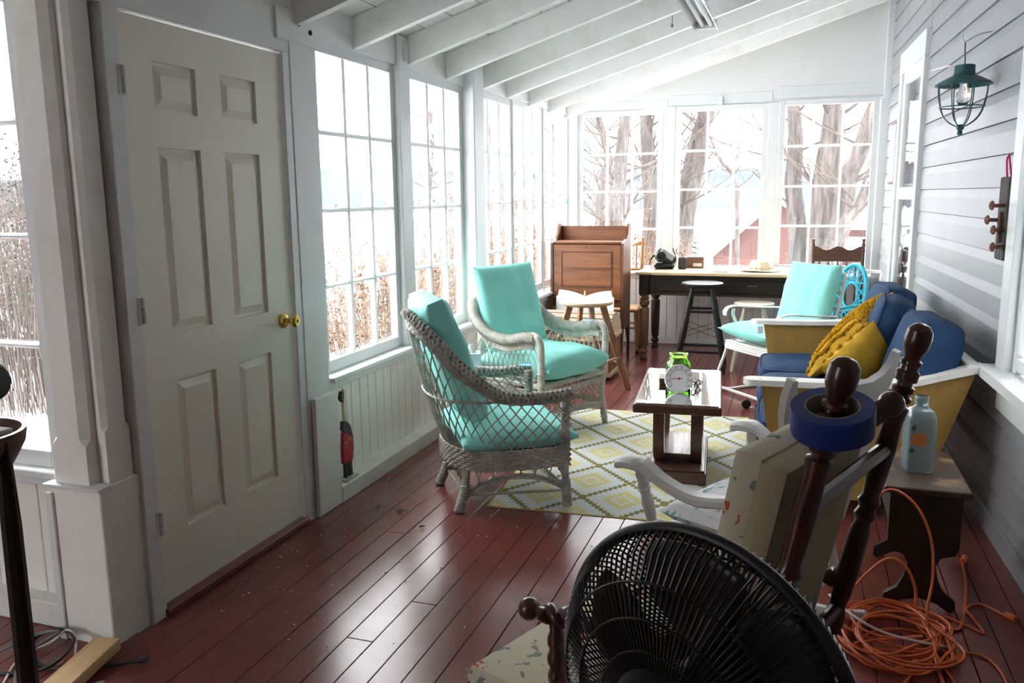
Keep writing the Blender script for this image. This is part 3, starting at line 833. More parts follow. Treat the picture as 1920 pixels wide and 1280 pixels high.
def shrub_into(st, lf, loc, rad, h, n, seed, leafy, org):
    rnd = random.Random(seed)
    B = Vector((loc[0], loc[1], _h(loc[0], loc[1])))-org
    for k in range(n):
        a = rnd.uniform(0, 6.28); q = rad*math.sqrt(rnd.random())
        p = B+Vector((q*math.cos(a)*0.6, q*math.sin(a)*0.6, -0.05))
        top = B+Vector((q*math.cos(a)+rnd.uniform(-.2, .2), q*math.sin(a)+rnd.uniform(-.2, .2), h*rnd.uniform(0.55, 1.0)))
        mid = (p+top)/2+Vector((rnd.uniform(-.08, .08), rnd.uniform(-.08, .08), 0))
        st.tube([p, mid, top], [0.007, 0.005, 0.002], 3, caps=False)
        for b in range(5):
            t = rnd.uniform(0.35, 1.0)
            s = p.lerp(top, t); e = s+Vector((rnd.uniform(-.22, .22), rnd.uniform(-.22, .22), rnd.uniform(-0.02, .22)))
            st.tube([s, e], [0.004, 0.0015], 3, caps=False)
            if rnd.random() < leafy:
                for _ in range(2):
                    c = s.lerp(e, rnd.uniform(0.4, 1.0)); u = Vector((rnd.uniform(-1, 1), rnd.uniform(-1, 1), rnd.uniform(-1, 1))).normalized()*rnd.uniform(0.012, 0.03)
                    v = u.orthogonal().normalized()*u.length*0.6
                    lf.add([c-u, c+v, c+u, c-v], [(0, 1, 2, 3)])
def brush(label, spots, seed, n, mats=('twig_tan', 'dry_leaf'), leafy=0.75, cat='brush'):
    """tangled growth nobody could count: one thing of stuff, stems and leaves its parts"""
    org = Vector((spots[0][0], spots[0][1], _h(spots[0][0], spots[0][1])))
    o = thing('brush', label, cat, org); o['kind'] = 'stuff'
    st = MB(); lf = MB()
    for k, (x, y, r, h) in enumerate(spots):
        shrub_into(st, lf, (x, y), r, h, n, seed+k, leafy if k % 3 else leafy*0.55, org)
    st.build('stems', mats[0], o, 0)['kind'] = 'stuff'
    lf.build('leaves', mats[1], o, 0)['kind'] = 'stuff'
row = [(-2.3, 6.6, 0.75, 1.05), (-2.9, 7.6, 0.9, 1.25), (-2.2, 8.4, 0.9, 1.5), (-3.2, 9.2, 0.9, 1.85), (-2.4, 9.8, 1.0, 1.9), (-3.6, 10.8, 1.0, 2.2),
       (-2.3, 11.4, 1.1, 2.3), (-3.0, 12.8, 1.1, 2.5), (-3.9, 13.4, 1.1, 2.5), (-2.2, 13.2, 1.1, 2.4), (-3.4, 15.2, 1.3, 2.8), (-2.2, 15.4, 1.2, 2.8), (-1.2, 6.9, 0.5, 0.8), (-1.4, 10.4, 0.8, 1.7)]
brush('tangled tan and rust-brown brush growing outside the long row of windows', row, 100, 140)
brush('tangled brush with dry leaves outside the end window behind the secretary', [(-1.6, 12.2, 0.85, 2.4), (-1.0, 12.6, 0.75, 2.2), (-0.2, 13.0, 0.75, 1.9), (-0.9, 14.6, 1.0, 2.9), (0.05, 14.5, 0.65, 1.8)], 120, 150)
brush('grey-green thicket outside the window by the corner post', [(-6.6, 7.6, 1.3, 3.0), (-8.6, 9.6, 1.6, 3.6), (-7.2, 9.4, 1.5, 3.4)], 140, 420, ('twig', 'fir_needles'), 0.9, 'thicket')
def fir(label, loc, h, seed):
    rnd = random.Random(seed)
    o = thing('fir_tree', label, 'tree', (*loc, _h(*loc)))
    MB().tube([(0, 0, -0.1), (0, 0, h)], [0.06, 0.01], 7).build('trunk', 'bark', o)
    mb = MB()
    z = 0.2
    while z < h:
        R_ = (h-z)*0.33+0.05
        for k in range(11):
            a = rnd.uniform(0, 6.28); e = Vector((math.cos(a)*R_, math.sin(a)*R_, z-R_*0.35)); s = Vector((0, 0, z))
            w = Vector((-math.sin(a), math.cos(a), 0))*R_*0.22
            m = s.lerp(e, 0.6)
            mb.add([s, m+w, e, m-w, m+Vector((0, 0, 0.04))], [(0, 1, 4), (1, 2, 4), (2, 3, 4), (3, 0, 4)])
        z += 0.11
    mb.build('needles', 'fir_needles', o, 0)['kind'] = 'stuff'
fir('small dark fir beside the red-brown barn', (-0.38, 20.0), 2.1, 3)
fir('taller fir behind the brush in the first end window', (-0.62, 18.2), 2.6, 4)
# red-brown barn with a snow-covered roof
bn = thing('barn', 'red-brown barn under a snow-covered roof beyond the end windows', 'barn', (0, 0, 0))
Mg = Matrix(((1, 0, 0, 0), (0, 0, -1, 24.0), (0, 1, 0, 0), (0, 0, 0, 1)))
gab = [(-0.15, -2.2), (3.2, -2.2), (3.2, 0.0), (1.50, 1.25), (-0.15, -0.25)]
MB().prism([(p[0], p[1]) for p in gab], -5.0, Mg).build('wall', 'barn_boards', bn, 0)
def roof(a, b, y0, y1, t, name, parent, mat):
    d = (Vector((b[0]-a[0], 0, b[1]-a[1]))).normalized(); nrm = Vector((-d.z, 0, d.x))*(1 if d.x > 0 else -1)
    vs = []
    for yy in (y0, y1):
        for q in (a, b):
            for l in (0, t):
                vs.append((q[0]+nrm.x*l, yy, q[1]+nrm.z*l))
    fs = [(0, 1, 3, 2), (4, 6, 7, 5), (0, 4, 5, 1), (2, 3, 7, 6), (0, 2, 6, 4), (1, 5, 7, 3)]
    return MB().add(vs, fs).build(name, mat, parent, 0)
roof((-0.55, -0.62), (1.50, 1.25), 23.7, 29.2, 0.16, 'snowy_roof', bn, 'snow')
roof((3.5, -0.22), (1.50, 1.25), 23.7, 29.2, 0.16, 'snowy_roof', bn, 'snow')
w2 = MB(); w2.box((5.4, 26.5, -0.8), (4.6, 4.4, 2.6)); w2.build('annex_wall', 'barn_boards', bn, 0)
roof((2.9, 0.50), (7.9, 0.50), 24.0, 29.0, 0.14, 'annex_roof', bn, 'snow')
for x in (3.45, 4.3):
    f = MB().box((x, 24.27, 0.12), (0.62, 0.06, 0.36), 0.01).build('window_frame', 'white_trim', bn, 0)
    for dx in (-0.15, 0.15): MB().box((x+dx, 24.235, 0.12), (0.24, 0.02, 0.26)).build('pane', 'clear_glass', f, 0)
# ================================================================== wicker armchairs
def frame(o, X, Y):
    X = Vector(X).normalized(); Y = Vector(Y); Y = (Y-X*Y.dot(X)).normalized(); Z = X.cross(Y)
    M = Matrix((X, Y, Z)).transposed().to_4x4(); M.translation = Vector(o); return M
def wrap(mb, path, R, r, pitch, n=4, seg=9, phase=0.0, squash=1.0):
    """a strand wound round a path"""
    P = [Vector(p) for p in path]
    T = [(P[min(i+1, len(P)-1)]-P[max(i-1, 0)]).normalized() for i in range(len(P))]
    L = [0.0]
    for a, b in zip(P, P[1:]): L.append(L[-1]+(b-a).length)
    up = Vector((0, 0, 1)) if abs(T[0].z) < 0.9 else Vector((1, 0, 0))
    N = (up-T[0]*up.dot(T[0])).normalized(); F = []
    for t in T:
        N = (N-t*N.dot(t)).normalized(); F.append((N.copy(), t.cross(N)))
    sg_ = 1 if pitch > 0 else -1; turns = L[-1]/abs(pitch); cnt = int(turns*seg)+2
    pts = []; j = 0
    for i in range(cnt):
        s = L[-1]*i/max(1, cnt-1)
        while j < len(L)-2 and L[j+1] < s: j += 1
        q = (s-L[j])/max(1e-9, L[j+1]-L[j])
        c = P[j].lerp(P[j+1], q); n_, b_ = F[j]
        a = sg_*2*PI*turns*i/max(1, cnt-1)+phase
        pts.append(c+n_*math.cos(a)*R+b_*math.sin(a)*R*squash)
    mb.tube(pts, r, n)
def curve_at(ctrl, n=10):
    """dense polyline through control points with an index lookup 0..1"""
    P = bez(ctrl, n)
    def at(u):
        t = max(0, min(1, u))*(len(P)-1); i = min(int(t), len(P)-2)
        return P[i].lerp(P[i+1], t-i)
    return P, at
def mirror(half):
    return half + [(x, -y, z) for x, y, z in reversed(half[:-1])]

# ---------------- near chair: open diamond weave, braided rim, seen from behind
wc = thing('wicker_armchair', 'grey open-weave wicker armchair with braided rim, its back to the door wall', 'armchair', (0.715, 3.785, 0.004), RAD(36))
base_c = mirror([(0.27, -0.285, 0.285), (0.06, -0.285, 0.285), (-0.14, -0.25, 0.285), (-0.235, -0.13, 0.285), (-0.255, 0, 0.285)])
rim_c = mirror([(0.285, -0.305, 0.555), (0.10, -0.315, 0.548), (-0.07, -0.325, 0.575), (-0.24, -0.305, 0.71), (-0.375, -0.20, 0.865), (-0.425, 0, 0.925)])
_, B_at = curve_at(base_c); _, R_at = curve_at(rim_c)
def S(u, v, off=0.0):
    b, r = B_at(u), R_at(u)
    p = b.lerp(r, v)
    out = Vector((p.x-0.05, p.y, 0)); out = out.normalized() if out.length > 1e-6 else Vector((1, 0, 0))
    return p + out*(0.020*math.sin(PI*v)+off)
lat = MB()
N = 32
for sgn in (1, -1):
    for k in range(-8, N+8):
        u0 = k/N
        pts = []
        for j in range(11):
            v = j/10*0.93; u = u0+sgn*(0.13*v)
            if -0.001 <= u <= 1.001: pts.append(S(u, v, 0.003*sgn))
        if len(pts) > 1: lat.tube(pts, 0.0034, 4)
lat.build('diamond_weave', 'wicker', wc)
ring = MB()
for ph in (0, PI):
    pts = []
    for i in range(121):
        u = 0.10+0.80*i/120
        b, r = B_at(u), R_at(u); v = min(0.95, (0.545-b.z)/(r.z-b.z))
        p = S(u, v, 0.006+0.004*math.cos(i*0.9+ph)); p.z += 0.004*math.sin(i*0.9+ph); pts.append(p)
    ring.tube(pts, 0.004, 4)
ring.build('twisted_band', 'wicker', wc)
rim = MB()
RP = [R_at(i/160) for i in range(161)]
rim.tube(RP, 0.015, 8)
for q in range(3): wrap(rim, RP, 0.019, 0.0068, 0.075, 5, 12, q*2*PI/3)
for q in range(3): wrap(rim, RP, 0.0195, 0.0055, -0.075, 5, 12, q*2*PI/3+0.5)
for row in range(1, 6):
    pts = []
    for i in range(161):
        u = i/160
        drop = 0.013*row*(0.35+0.65*min(1, max(0, (R_at(u).z-0.56)/0.2)))
        b, r = B_at(u), R_at(u); v = 1-drop/max(0.05, (r-b).length)-0.02
        pts.append(S(u, v, 0.004*(-1)**(i//2+row)+0.004))
    rim.tube(pts, 0.0065, 4)
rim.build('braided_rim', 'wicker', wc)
band = MB()
loop = [B_at(i/60) for i in range(61)] + [Vector((0.275, 0.285-0.57*k/20, 0.285)) for k in range(1, 20)]
cen = Vector((0.02, 0, 0))
for row in range(8):
    z = 0.205+0.0125*row; pts = []
    for i, p in enumerate(loop):
        d = Vector((p.x-cen.x, p.y, 0)).normalized()
        q = p+d*(0.006*(-1)**(i+row)+0.010); q.z = z; pts.append(q)
    band.tube(pts, 0.0068, 5, closed=True)
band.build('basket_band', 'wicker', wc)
legs = {'fr': (0.262, -0.275), 'fl': (0.262, 0.275), 'br': (-0.20, -0.19), 'bl': (-0.20, 0.19)}
for k, (x, y) in legs.items():
    fx, fy = (x+0.005, y*1.04) if k[0] == 'f' else (x-0.045, y*1.08)
    zt = 0.55 if k[0] == 'f' else 0.27
    path = bez([(x, y, zt), (x, y, 0.20), (x+(fx-x)*0.25, y+(fy-y)*0.25, 0.10), (fx, fy, 0.012)], 10)
    lg = MB(); lg.tube(path, [0.018 if p.z > 0.1 else 0.020 for p in path], 8)
    wrap(lg, [p for p in path if p.z < 0.13]+[], 0.021, 0.005, 0.0105, 4, 9)
    if k[0] == 'f':
        wrap(lg, [p for p in path if p.z > 0.28], 0.021, 0.0042, 0.0088, 4, 9)
    lg.lathe([(0.024, 0.0), (0.026, 0.006), (0.024, 0.014), (0.02, 0.018)], 10, TR((fx, fy, 0)))
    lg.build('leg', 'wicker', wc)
sk = MB()
sides = [((0.262, -0.285), (-0.20, -0.20)), ((-0.205, -0.20), (-0.205, 0.20)), ((-0.20, 0.20), (0.262, 0.285)), ((0.275, 0.275), (0.275, -0.275))]
for (a, b) in sides:
    a = Vector((*a, 0)); b = Vector((*b, 0)); d = (b-a); nrm = Vector((d.y, -d.x, 0)).normalized()
    mid = (a+b)/2; nrm = nrm if nrm.dot(mid-cen) > 0 else -nrm
    def arch(t): return 0.085+0.085*math.sin(PI*t)**0.7
    for r_ in range(3):
        sk.tube([a.lerp(b, i/20)+nrm*(0.012*math.sin(PI*i/20)+0.004*(-1)**(i+r_))+Vector((0, 0, arch(i/20)-0.010*r_)) for i in range(21)], 0.005, 4)
    for i in range(1, 14):
        t = i/14; t2 = min(1, max(0, t+0.05*(-1)**i))
        sk.tube([a.lerp(b, t)+nrm*0.012+Vector((0, 0, 0.205)), a.lerp(b, t2)+nrm*(0.012)+Vector((0, 0, arch(t2)))], 0.0032, 4)
    sk.tube([a+Vector((0, 0, 0.075)), b+Vector((0, 0, 0.075))], 0.007, 5)
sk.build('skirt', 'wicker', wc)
MB().box((0.06, 0, 0.255), (0.36, 0.40, 0.02), 0.006).build('seat_deck', 'dark_turned', wc)
up = Vector((-0.34, 0, 0.94))
MB().cushion((0.56, 0.57, 0.15), TR((0.045, 0, 0.345), rx=RAD(2)), n=18, edge=0.42, wrinkle=0.006, seed=1, flat=0.12, corner=0.03).build('seat_cushion', 'teal_fabric', wc, 60)
bc = MB().cushion((0.46, 0.60, 0.16), frame((-0.235, 0.02, 0.715), (0, 1, 0), up), n=18, edge=0.30, wrinkle=0.009, seed=2, flat=0.45, corner=0.03)
bc.build('back_cushion', 'teal_fabric', wc, 60)
tag(MB().box((0.775, 4.10, 0.594), (0.075, 0.045, 0.002), 0.0008, None).build('tape_label', 'tape_blue', None, 0), 'blue tape label on the far arm of the near wicker armchair', 'tape label', 'blue tape pieces')

# ---------------- far chair: close-woven rolled arms, white-grey posts
w2 = thing('wicker_armchair', 'pale wicker armchair with rolled arms and teal cushions under the long windows', 'armchair', (0.535, 5.07, 0.004), RAD(-23.5))
for s in (-1, 1):
    armp = bez([(-0.30, 0.20*s, 0.86), (-0.295, 0.275*s, 0.80), (-0.25, 0.305*s, 0.705), (-0.13, 0.325*s, 0.625), (0.04, 0.335*s, 0.600), (0.19, 0.330*s, 0.630), (0.255, 0.322*s, 0.628)], 12)
    am = MB(); am.tube(armp, [0.028 if i < 40 else 0.032 for i in range(len(armp))], 10)
    wrap(am, armp, 0.031, 0.0052, 0.0105, 4, 10)
    am.build('rolled_arm', 'wicker_pale', w2)
    post = bez([(0.235, 0.322*s, 0.648), (0.285, 0.322*s, 0.628), (0.305, 0.320*s, 0.56), (0.298, 0.312*s, 0.38), (0.290, 0.305*s, 0.20), (0.315, 0.308*s, 0.0)], 10)
    pm = MB(); pm.tube(post, [0.021 if p.z > 0.25 else 0.019 for p in post], 10)
    for zc in (0.42, 0.40, 0.30, 0.23, 0.06, 0.05):
        q = min(post, key=lambda p: abs(p.z-zc)); pm.lathe([(0.024, -0.004), (0.0255, 0), (0.024, 0.004)], 10, TR(q))
    pm.build('front_post', 'wicker_pale', w2)
    # open loops between arm and seat rail
    lp = MB()
    for k in range(13):
        x0 = -0.20+0.47*k/12
        za = min(armp, key=lambda p: abs(p.x-x0)).z-0.03 if x0 > -0.2 else 0.64
        for sg in (-1, 1):
            pts = [(x0+sg*0.075*math.sin(PI*t*0.9), (0.33-0.02*t)*s, za+(0.335-za)*t) for t in [i/8 for i in range(9)]]
            pts = [p for p in pts if p[0] < 0.298]
            if len(pts) > 2: lp.tube(pts, 0.0036, 4)
    lp.tube([(-0.24, 0.315*s, 0.335), (0.29, 0.31*s, 0.335)], 0.008, 6)
    lp.tube([(-0.24, 0.315*s, 0.375), (0.29, 0.31*s, 0.375)], 0.004, 5)
    # woven drop below the arm
    for r_ in range(5):
        lp.tube([(p.x, p.y*0.985, p.z-0.026-0.010*r_+0.0) for p in armp[30:]], 0.0052, 4)
    lp.build('loop_weave', 'wicker_pale', w2)
    bl_ = bez([(-0.285, 0.22*s, 0.84), (-0.27, 0.24*s, 0.45), (-0.25, 0.25*s, 0.2), (-0.27, 0.255*s, 0.0)], 8)
    MB().tube(bl_, 0.019, 8).build('back_leg', 'wicker_pale', w2)
bk = MB()
topc = bez([(-0.30, -0.21, 0.86), (-0.325, -0.12, 0.90), (-0.335, 0, 0.915), (-0.325, 0.12, 0.90), (-0.30, 0.21, 0.86)], 10)
bk.tube(topc, 0.026, 10); wrap(bk, topc, 0.029, 0.005, 0.0105, 4, 10)
for k in range(24):
    y = -0.22+0.44*k/23
    bk.tube([(-0.32+0.06*(abs(y)/0.22)**2*0.3, y, 0.89), (-0.285, y*1.05, 0.6), (-0.262, y*1.08, 0.33)], 0.0045, 4)
for r_ in range(26):
    z = 0.36+0.02*r_
    bk.tube([(-0.262-0.062*(z-0.33)/0.56+0.004*(-1)**(k+r_), -0.235+0.47*k/24, z) for k in range(25)], 0.0042, 4)
bk.build('woven_back', 'wicker_pale', w2)
ap = MB()
for z, r_ in ((0.335, 0.016), (0.30, 0.007), (0.288, 0.006), (0.276, 0.006), (0.135, 0.010), (0.12, 0.007), (0.107, 0.007)):
    sag = 0.025 if z < 0.2 else 0.0
    ap.tube([(0.300, -0.30+0.60*k/16, z+sag*math.sin(PI*k/16)+0.002*(-1)**k) for k in range(17)], r_, 6)
    for s in (-1, 1):
        ap.tube([(0.28-0.52*k/12, s*0.305, z+sag*math.sin(PI*k/12)) for k in range(13)], r_, 6)
for k in range(13):
    y0 = -0.29+0.58*k/12
    for sg in (-1, 1):
        pts = [(0.302, max(-0.3, min(0.3, y0+sg*0.07*math.sin(PI*t*0.95))), 0.275-0.13*t) for t in [i/7 for i in range(8)]]
        ap.tube(pts, 0.0034, 4)
    x0 = -0.22+0.48*k/12
    for s in (-1, 1):
        for sg in (-1, 1):
            ap.tube([(max(-0.25, min(0.29, x0+sg*0.06*math.sin(PI*t*0.95))), s*0.306, 0.275-0.13*t) for t in [i/7 for i in range(8)]], 0.0034, 4)
ap.build('apron_weave', 'wicker_pale', w2)
MB().box((0.01, 0, 0.335), (0.54, 0.58, 0.02), 0.006).build('seat_deck', 'wicker_pale', w2)
MB().box((-0.10, 0.0, 0.10), (0.05, 0.05, 0.45), 0.004, None).build('spring_post', 'dark_turned', w2)
MB().cushion((0.58, 0.60, 0.20), TR((0.06, 0, 0.435)), n=20, edge=0.36, wrinkle=0.008, seed=5, flat=0.10, corner=0.0).build('seat_cushion', 'teal_fabric', w2, 60)
MB().cushion((0.55, 0.62, 0.11), frame((-0.225, 0.0, 0.72), (0, 1, 0), (-0.27, 0, 0.96)), n=18, edge=0.22, wrinkle=0.006, seed=6, flat=0.35, corner=0.015).build('back_cushion', 'teal_fabric', w2, 60)
tp = MB().box((0, 0, 0), (0.075, 0.055, 0.002), 0.0008, TR((0.83, 5.215, 0.672), rz=RAD(-20), ry=RAD(-4)))
tag(tp.build('tape_label', 'tape_blue', None, 0), 'blue tape label on the rolled arm of the pale wicker armchair', 'tape label', 'blue tape pieces')
# ================================================================== rug and coffee table
def _rug_mat():
    m, nt, b = _new('rug_weave')
    def math_(op, a, b_=None):
        n = _n(nt, 'ShaderNodeMath', operation=op)
        for i, v in enumerate((a, b_)):
            if v is None: continue
            if isinstance(v, (int, float)): n.inputs[i].default_value = v
            else: nt.links.new(v, n.inputs[i])
        return n.outputs[0]
    tc = _n(nt, 'ShaderNodeTexCoord'); sp = _n(nt, 'ShaderNodeSeparateXYZ'); nt.links.new(tc.outputs['Object'], sp.inputs[0])
    st = 0.021
    x = math_('MULTIPLY', math_('FLOOR', math_('DIVIDE', sp.outputs[0], st)), st)
    y = sp.outputs[1]
    PX, PY = 0.40, 0.50
    a = math_('ADD', math_('DIVIDE', x, PX), math_('DIVIDE', y, PY)); c = math_('SUBTRACT', math_('DIVIDE', x, PX), math_('DIVIDE', y, PY))
    fa = math_('ABSOLUTE', math_('SUBTRACT', math_('FRACT', a), 0.5)); fc = math_('ABSOLUTE', math_('SUBTRACT', math_('FRACT', c), 0.5))
    line = math_('MAXIMUM', math_('GREATER_THAN', fa, 0.458), math_('GREATER_THAN', fc, 0.458))
    big = math_('MAXIMUM', fa, fc)
    motif = math_('LESS_THAN', big, 0.27)
    ring = math_('MULTIPLY', math_('GREATER_THAN', big, 0.10), math_('LESS_THAN', big, 0.15))
    mot = math_('SUBTRACT', motif, ring)
    base = _n(nt, 'ShaderNodeMixRGB'); base.inputs[1].default_value = (0.60, 0.63, 0.60, 1); base.inputs[2].default_value = (0.60, 0.54, 0.24, 1)
    nt.links.new(mot, base.inputs[0])
    l2 = _n(nt, 'ShaderNodeMixRGB'); l2.inputs[2].default_value = (0.21, 0.185, 0.05, 1)
    nt.links.new(line, l2.inputs[0]); nt.links.new(base.outputs[0], l2.inputs[1])
    edge = math_('MAXIMUM', math_('GREATER_THAN', math_('ABSOLUTE', y), 0.968), math_('GREATER_THAN', math_('ABSOLUTE', sp.outputs[0]), 0.603))
    l3 = _n(nt, 'ShaderNodeMixRGB'); l3.inputs[2].default_value = (0.50, 0.38, 0.10, 1)
    nt.links.new(edge, l3.inputs[0]); nt.links.new(l2.outputs[0], l3.inputs[1])
    nt.links.new(l3.outputs[0], b.inputs['Base Color']); b.inputs['Roughness'].default_value = 0.95
    wv = _n(nt, 'ShaderNodeTexNoise'); wv.inputs['Scale'].default_value = 220
    bp = _n(nt, 'ShaderNodeBump'); bp.inputs['Strength'].default_value = 0.3; bp.inputs['Distance'].default_value = 0.002
    nt.links.new(tc.outputs['Object'], wv.inputs['Vector']); nt.links.new(wv.outputs[0], bp.inputs['Height']); nt.links.new(bp.outputs[0], b.inputs['Normal'])
    MATS['rug_weave'] = m
_rug_mat()
rg = MB().grid(lambda u, v: ((u-0.5)*1.22, (v-0.5)*1.96, 0.0028+0.001*math.sin(9*u+4*v)*math.sin(7*v)), 25, 41)
rg.grid(lambda u, v: ((u-0.5)*1.22, (v-0.5)*1.96, 0.0005), 2, 2)
rug = rg.build('area_rug', 'rug_weave', None, 60)
rug.location = (1.285, 4.60, 0.0); rug.rotation_euler = (0, 0, RAD(3.5))
tag(rug, 'white flatweave rug with olive zigzag diamonds and yellow motifs', 'rug')

ct = thing('coffee_table', 'small walnut coffee table with glass top and two curved lyre legs on the rug', 'table', (1.525, 4.49, 0.005), RAD(5))
MB().box((0, 0, 0.416), (0.43, 0.90, 0.044), 0.006).build('top', 'walnut_x', ct)
MB().box((0, 0, 0.4405), (0.40, 0.87, 0.005), 0.001).build('glass_sheet', 'mirror_glass', ct)
ba = MB(); ba.box((0.0, 0, 0.030), (0.30, 0.66, 0.060), 0.004); ba.box((0.0, 0, 0.066), (0.285, 0.64, 0.012), 0.004)
ba.build('plinth', 'walnut_x', ct)
for sx in (-0.095, 0.095):
    mid = bez([(-0.285, 0.395), (-0.285, 0.30), (-0.262, 0.18), (-0.19, 0.105), (-0.08, 0.092), (0.08, 0.092), (0.19, 0.105), (0.262, 0.18), (0.285, 0.30), (0.285, 0.395)].__class__([(p[0], p[1], 0) for p in [(-0.285, 0.395), (-0.285, 0.30), (-0.262, 0.18), (-0.19, 0.105), (-0.08, 0.092), (0.08, 0.092), (0.19, 0.105), (0.262, 0.18), (0.285, 0.30), (0.285, 0.395)]]), 6)
    T = [(mid[min(i+1, len(mid)-1)]-mid[max(0, i-1)]).normalized() for i in range(len(mid))]
    vs = []; fs = []
    for p, t in zip(mid, T):
        nx = Vector((-t.y, t.x, 0))*0.022
        for q in (p+nx, p-nx):
            for dx in (-0.028, 0.028): vs.append((sx+dx, q.x, q.y))
    for i in range(len(mid)-1):
        o = i*4; n_ = o+4
        fs += [(o, o+1, n_+1, n_), (o+3, o+2, n_+2, n_+3), (o+2, o, n_, n_+2), (o+1, o+3, n_+3, n_+1)]
    fs += [(0, 2, 3, 1), (len(vs)-4, len(vs)-3, len(vs)-1, len(vs)-2)]
    MB().add(vs, fs).build('lyre_leg', 'walnut', ct)
MB().box((0, 0, 0.115), (0.20, 0.42, 0.016), 0.003).build('shelf', 'walnut_x', ct)
ZT = 0.4485
plain('green_glass', (0.45, 0.86, 0.18), 0.05, trans=1.0)
jar = MB(); prof = [(0.0, 0), (0.058, 0), (0.066, 0.008), (0.067, 0.07), (0.067, 0.115), (0.060, 0.140), (0.047, 0.152), (0.046, 0.176), (0.050, 0.180), (0.049, 0.186), (0.043, 0.184), (0.043, 0.150), (0.056, 0.136), (0.063, 0.113), (0.063, 0.012), (0, 0.008)]
jar.lathe(prof, 28)
j = jar.build('glass_jar', 'green_glass', None, 50); j.location = (1.518, 4.43, ZT)
tag(j, 'bright green glass jar standing behind the dial thermometer', 'jar')
th = thing('dial_thermometer', 'round white dial thermometer with a red pointer leaning on the green jar', 'thermometer', (1.536, 4.315, ZT+0.0735), rot=(RAD(78), 0, RAD(14)))
MB().lathe([(0, -0.012), (0.068, -0.012), (0.074, -0.008), (0.074, 0.008), (0.070, 0.011), (0.068, 0.007), (0, 0.007)], 40).build('case', 'white_metal', th)
MB().lathe([(0, 0.0072), (0.0675, 0.0072), (0.0675, 0.0084), (0, 0.0084)], 40).build('face', 'paper_white', th)
tk = MB()
for k in range(0, 61):
    a = RAD(-120+240*k/60); L_ = 0.006 if k % 5 else 0.010
    M = Matrix.Rotation(-a, 4, 'Z'); tk.box((0, 0.050-L_/2, 0.0088), (0.0012, L_, 0.0005), 0, M)
tk.build('scale_ticks', 'cable_grey', th, 0)
for k in range(0, 10):
    a = RAD(-130+260*k/9)
    fc = bpy.data.curves.new('numeral', 'FONT'); fc.body = str(-60+20*k); fc.size = 0.016; fc.align_x = 'CENTER'; fc.align_y = 'CENTER'; fc.extrude = 0.0003
    tmp = link('numeral_curve', fc)
    dg = bpy.context.evaluated_depsgraph_get()
    me = bpy.data.meshes.new_from_object(tmp.evaluated_get(dg)); me.name = 'numeral'
    bpy.data.objects.remove(tmp); bpy.data.curves.remove(fc)
    me.materials.clear(); me.materials.append(MATS['cable_grey'])
    link('numeral', me, th, (math.sin(a)*0.0585, math.cos(a)*0.0585, 0.0088))
nd = MB(); nd.box((-0.012, 0, 0.0095), (0.062, 0.003, 0.001), 0, None); nd.lathe([(0.006, 0.0088), (0.006, 0.011), (0, 0.011)], 12)
nd.build('pointer', 'red_paint', th, 0)
bx = MB(); bx.box((0, 0, 0.014), (0.085, 0.12, 0.028), 0.004); bx.box((0, 0, 0.0295), (0.087, 0.122, 0.004), 0.0015)
o = bx.build('wooden_box', 'walnut', None); o.location = (1.445, 4.545, ZT); o.rotation_euler = (0, 0, 0.1)
tag(o, 'flat dark wooden box lying beside the green jar', 'box')
gl = thing('folded_spectacles', 'folded black spectacles on the glass table top', 'spectacles', (1.617, 4.45, ZT), RAD(70))
for s in (-1, 1):
    MB().tube([(s*0.028+0.022*math.cos(a), 0.010, 0.020+0.017*math.sin(a)) for a in [2*PI*i/16 for i in range(16)]], 0.0032, 6, closed=True).build('rim', 'black_plastic', gl)
    MB().tube([(s*0.052, 0.010, 0.026), (s*0.05, -0.006, 0.024), (-s*0.04, -0.010-0.004*s, 0.012)], 0.0028, 6).build('temple', 'black_plastic', gl)
MB().tube([(-0.008, 0.010, 0.022), (0, 0.012, 0.025), (0.008, 0.010, 0.022)], 0.0025, 6).build('bridge', 'black_plastic', gl)
# caster wheels lying about
def caster(loc, rz, label):
    o = thing('furniture_wheel', label, 'wheel', loc, rz, 'loose casters on the floor')
    MB().lathe([(0, -0.009), (0.012, -0.011), (0.026, -0.010), (0.032, -0.006), (0.032, 0.006), (0.026, 0.010), (0.012, 0.011), (0, 0.009)], 20, TR((0, 0, 0.032), rx=PI/2)).build('wheel', 'black_plastic', o)
    MB().tube([(0, 0.012, 0.032), (0.01, 0.035, 0.035), (0.045, 0.042, 0.030), (0.075, 0.030, 0.008)], 0.003, 6).build('axle_wire', 'steel', o)
caster((1.80, 5.86, 0.0), 0.3, 'loose black caster wheel with bent wire in front of the lawn chair')
caster((1.885, 5.77, 0.0), 2.0, 'loose black caster half hidden at the sofa front')

# ================================================================== long dark table and what lies on it
dk = thing('long_table', 'long dark table with pale plank top, drawers and fat turned legs', 'table', (1.45, 7.79, 0))
tp = MB()
MB().box((-0.65, 0, 0.777), (0.14, 0.76, 0.026), 0.006).build('top_board', 'desk_top', dk)
MB().box((0.65, 0, 0.777), (0.14, 0.76, 0.026), 0.006).build('top_board', 'desk_top', dk)
for k in range(4):
    MB().box((0, -0.285+0.19*k, 0.777), (1.155, 0.1875, 0.026), 0.004).build('top_board', 'desk_top', dk)
MB().box((0, -0.325, 0.675), (1.30, 0.024, 0.175), 0.003).build('apron', 'desk_dark', dk)
MB().box((0, 0.325, 0.675), (1.30, 0.024, 0.175), 0.003).build('apron', 'desk_dark', dk)
for s in (-1, 1): MB().box((s*0.645, 0, 0.675), (0.024, 0.62, 0.175), 0.003).build('apron', 'desk_dark', dk)
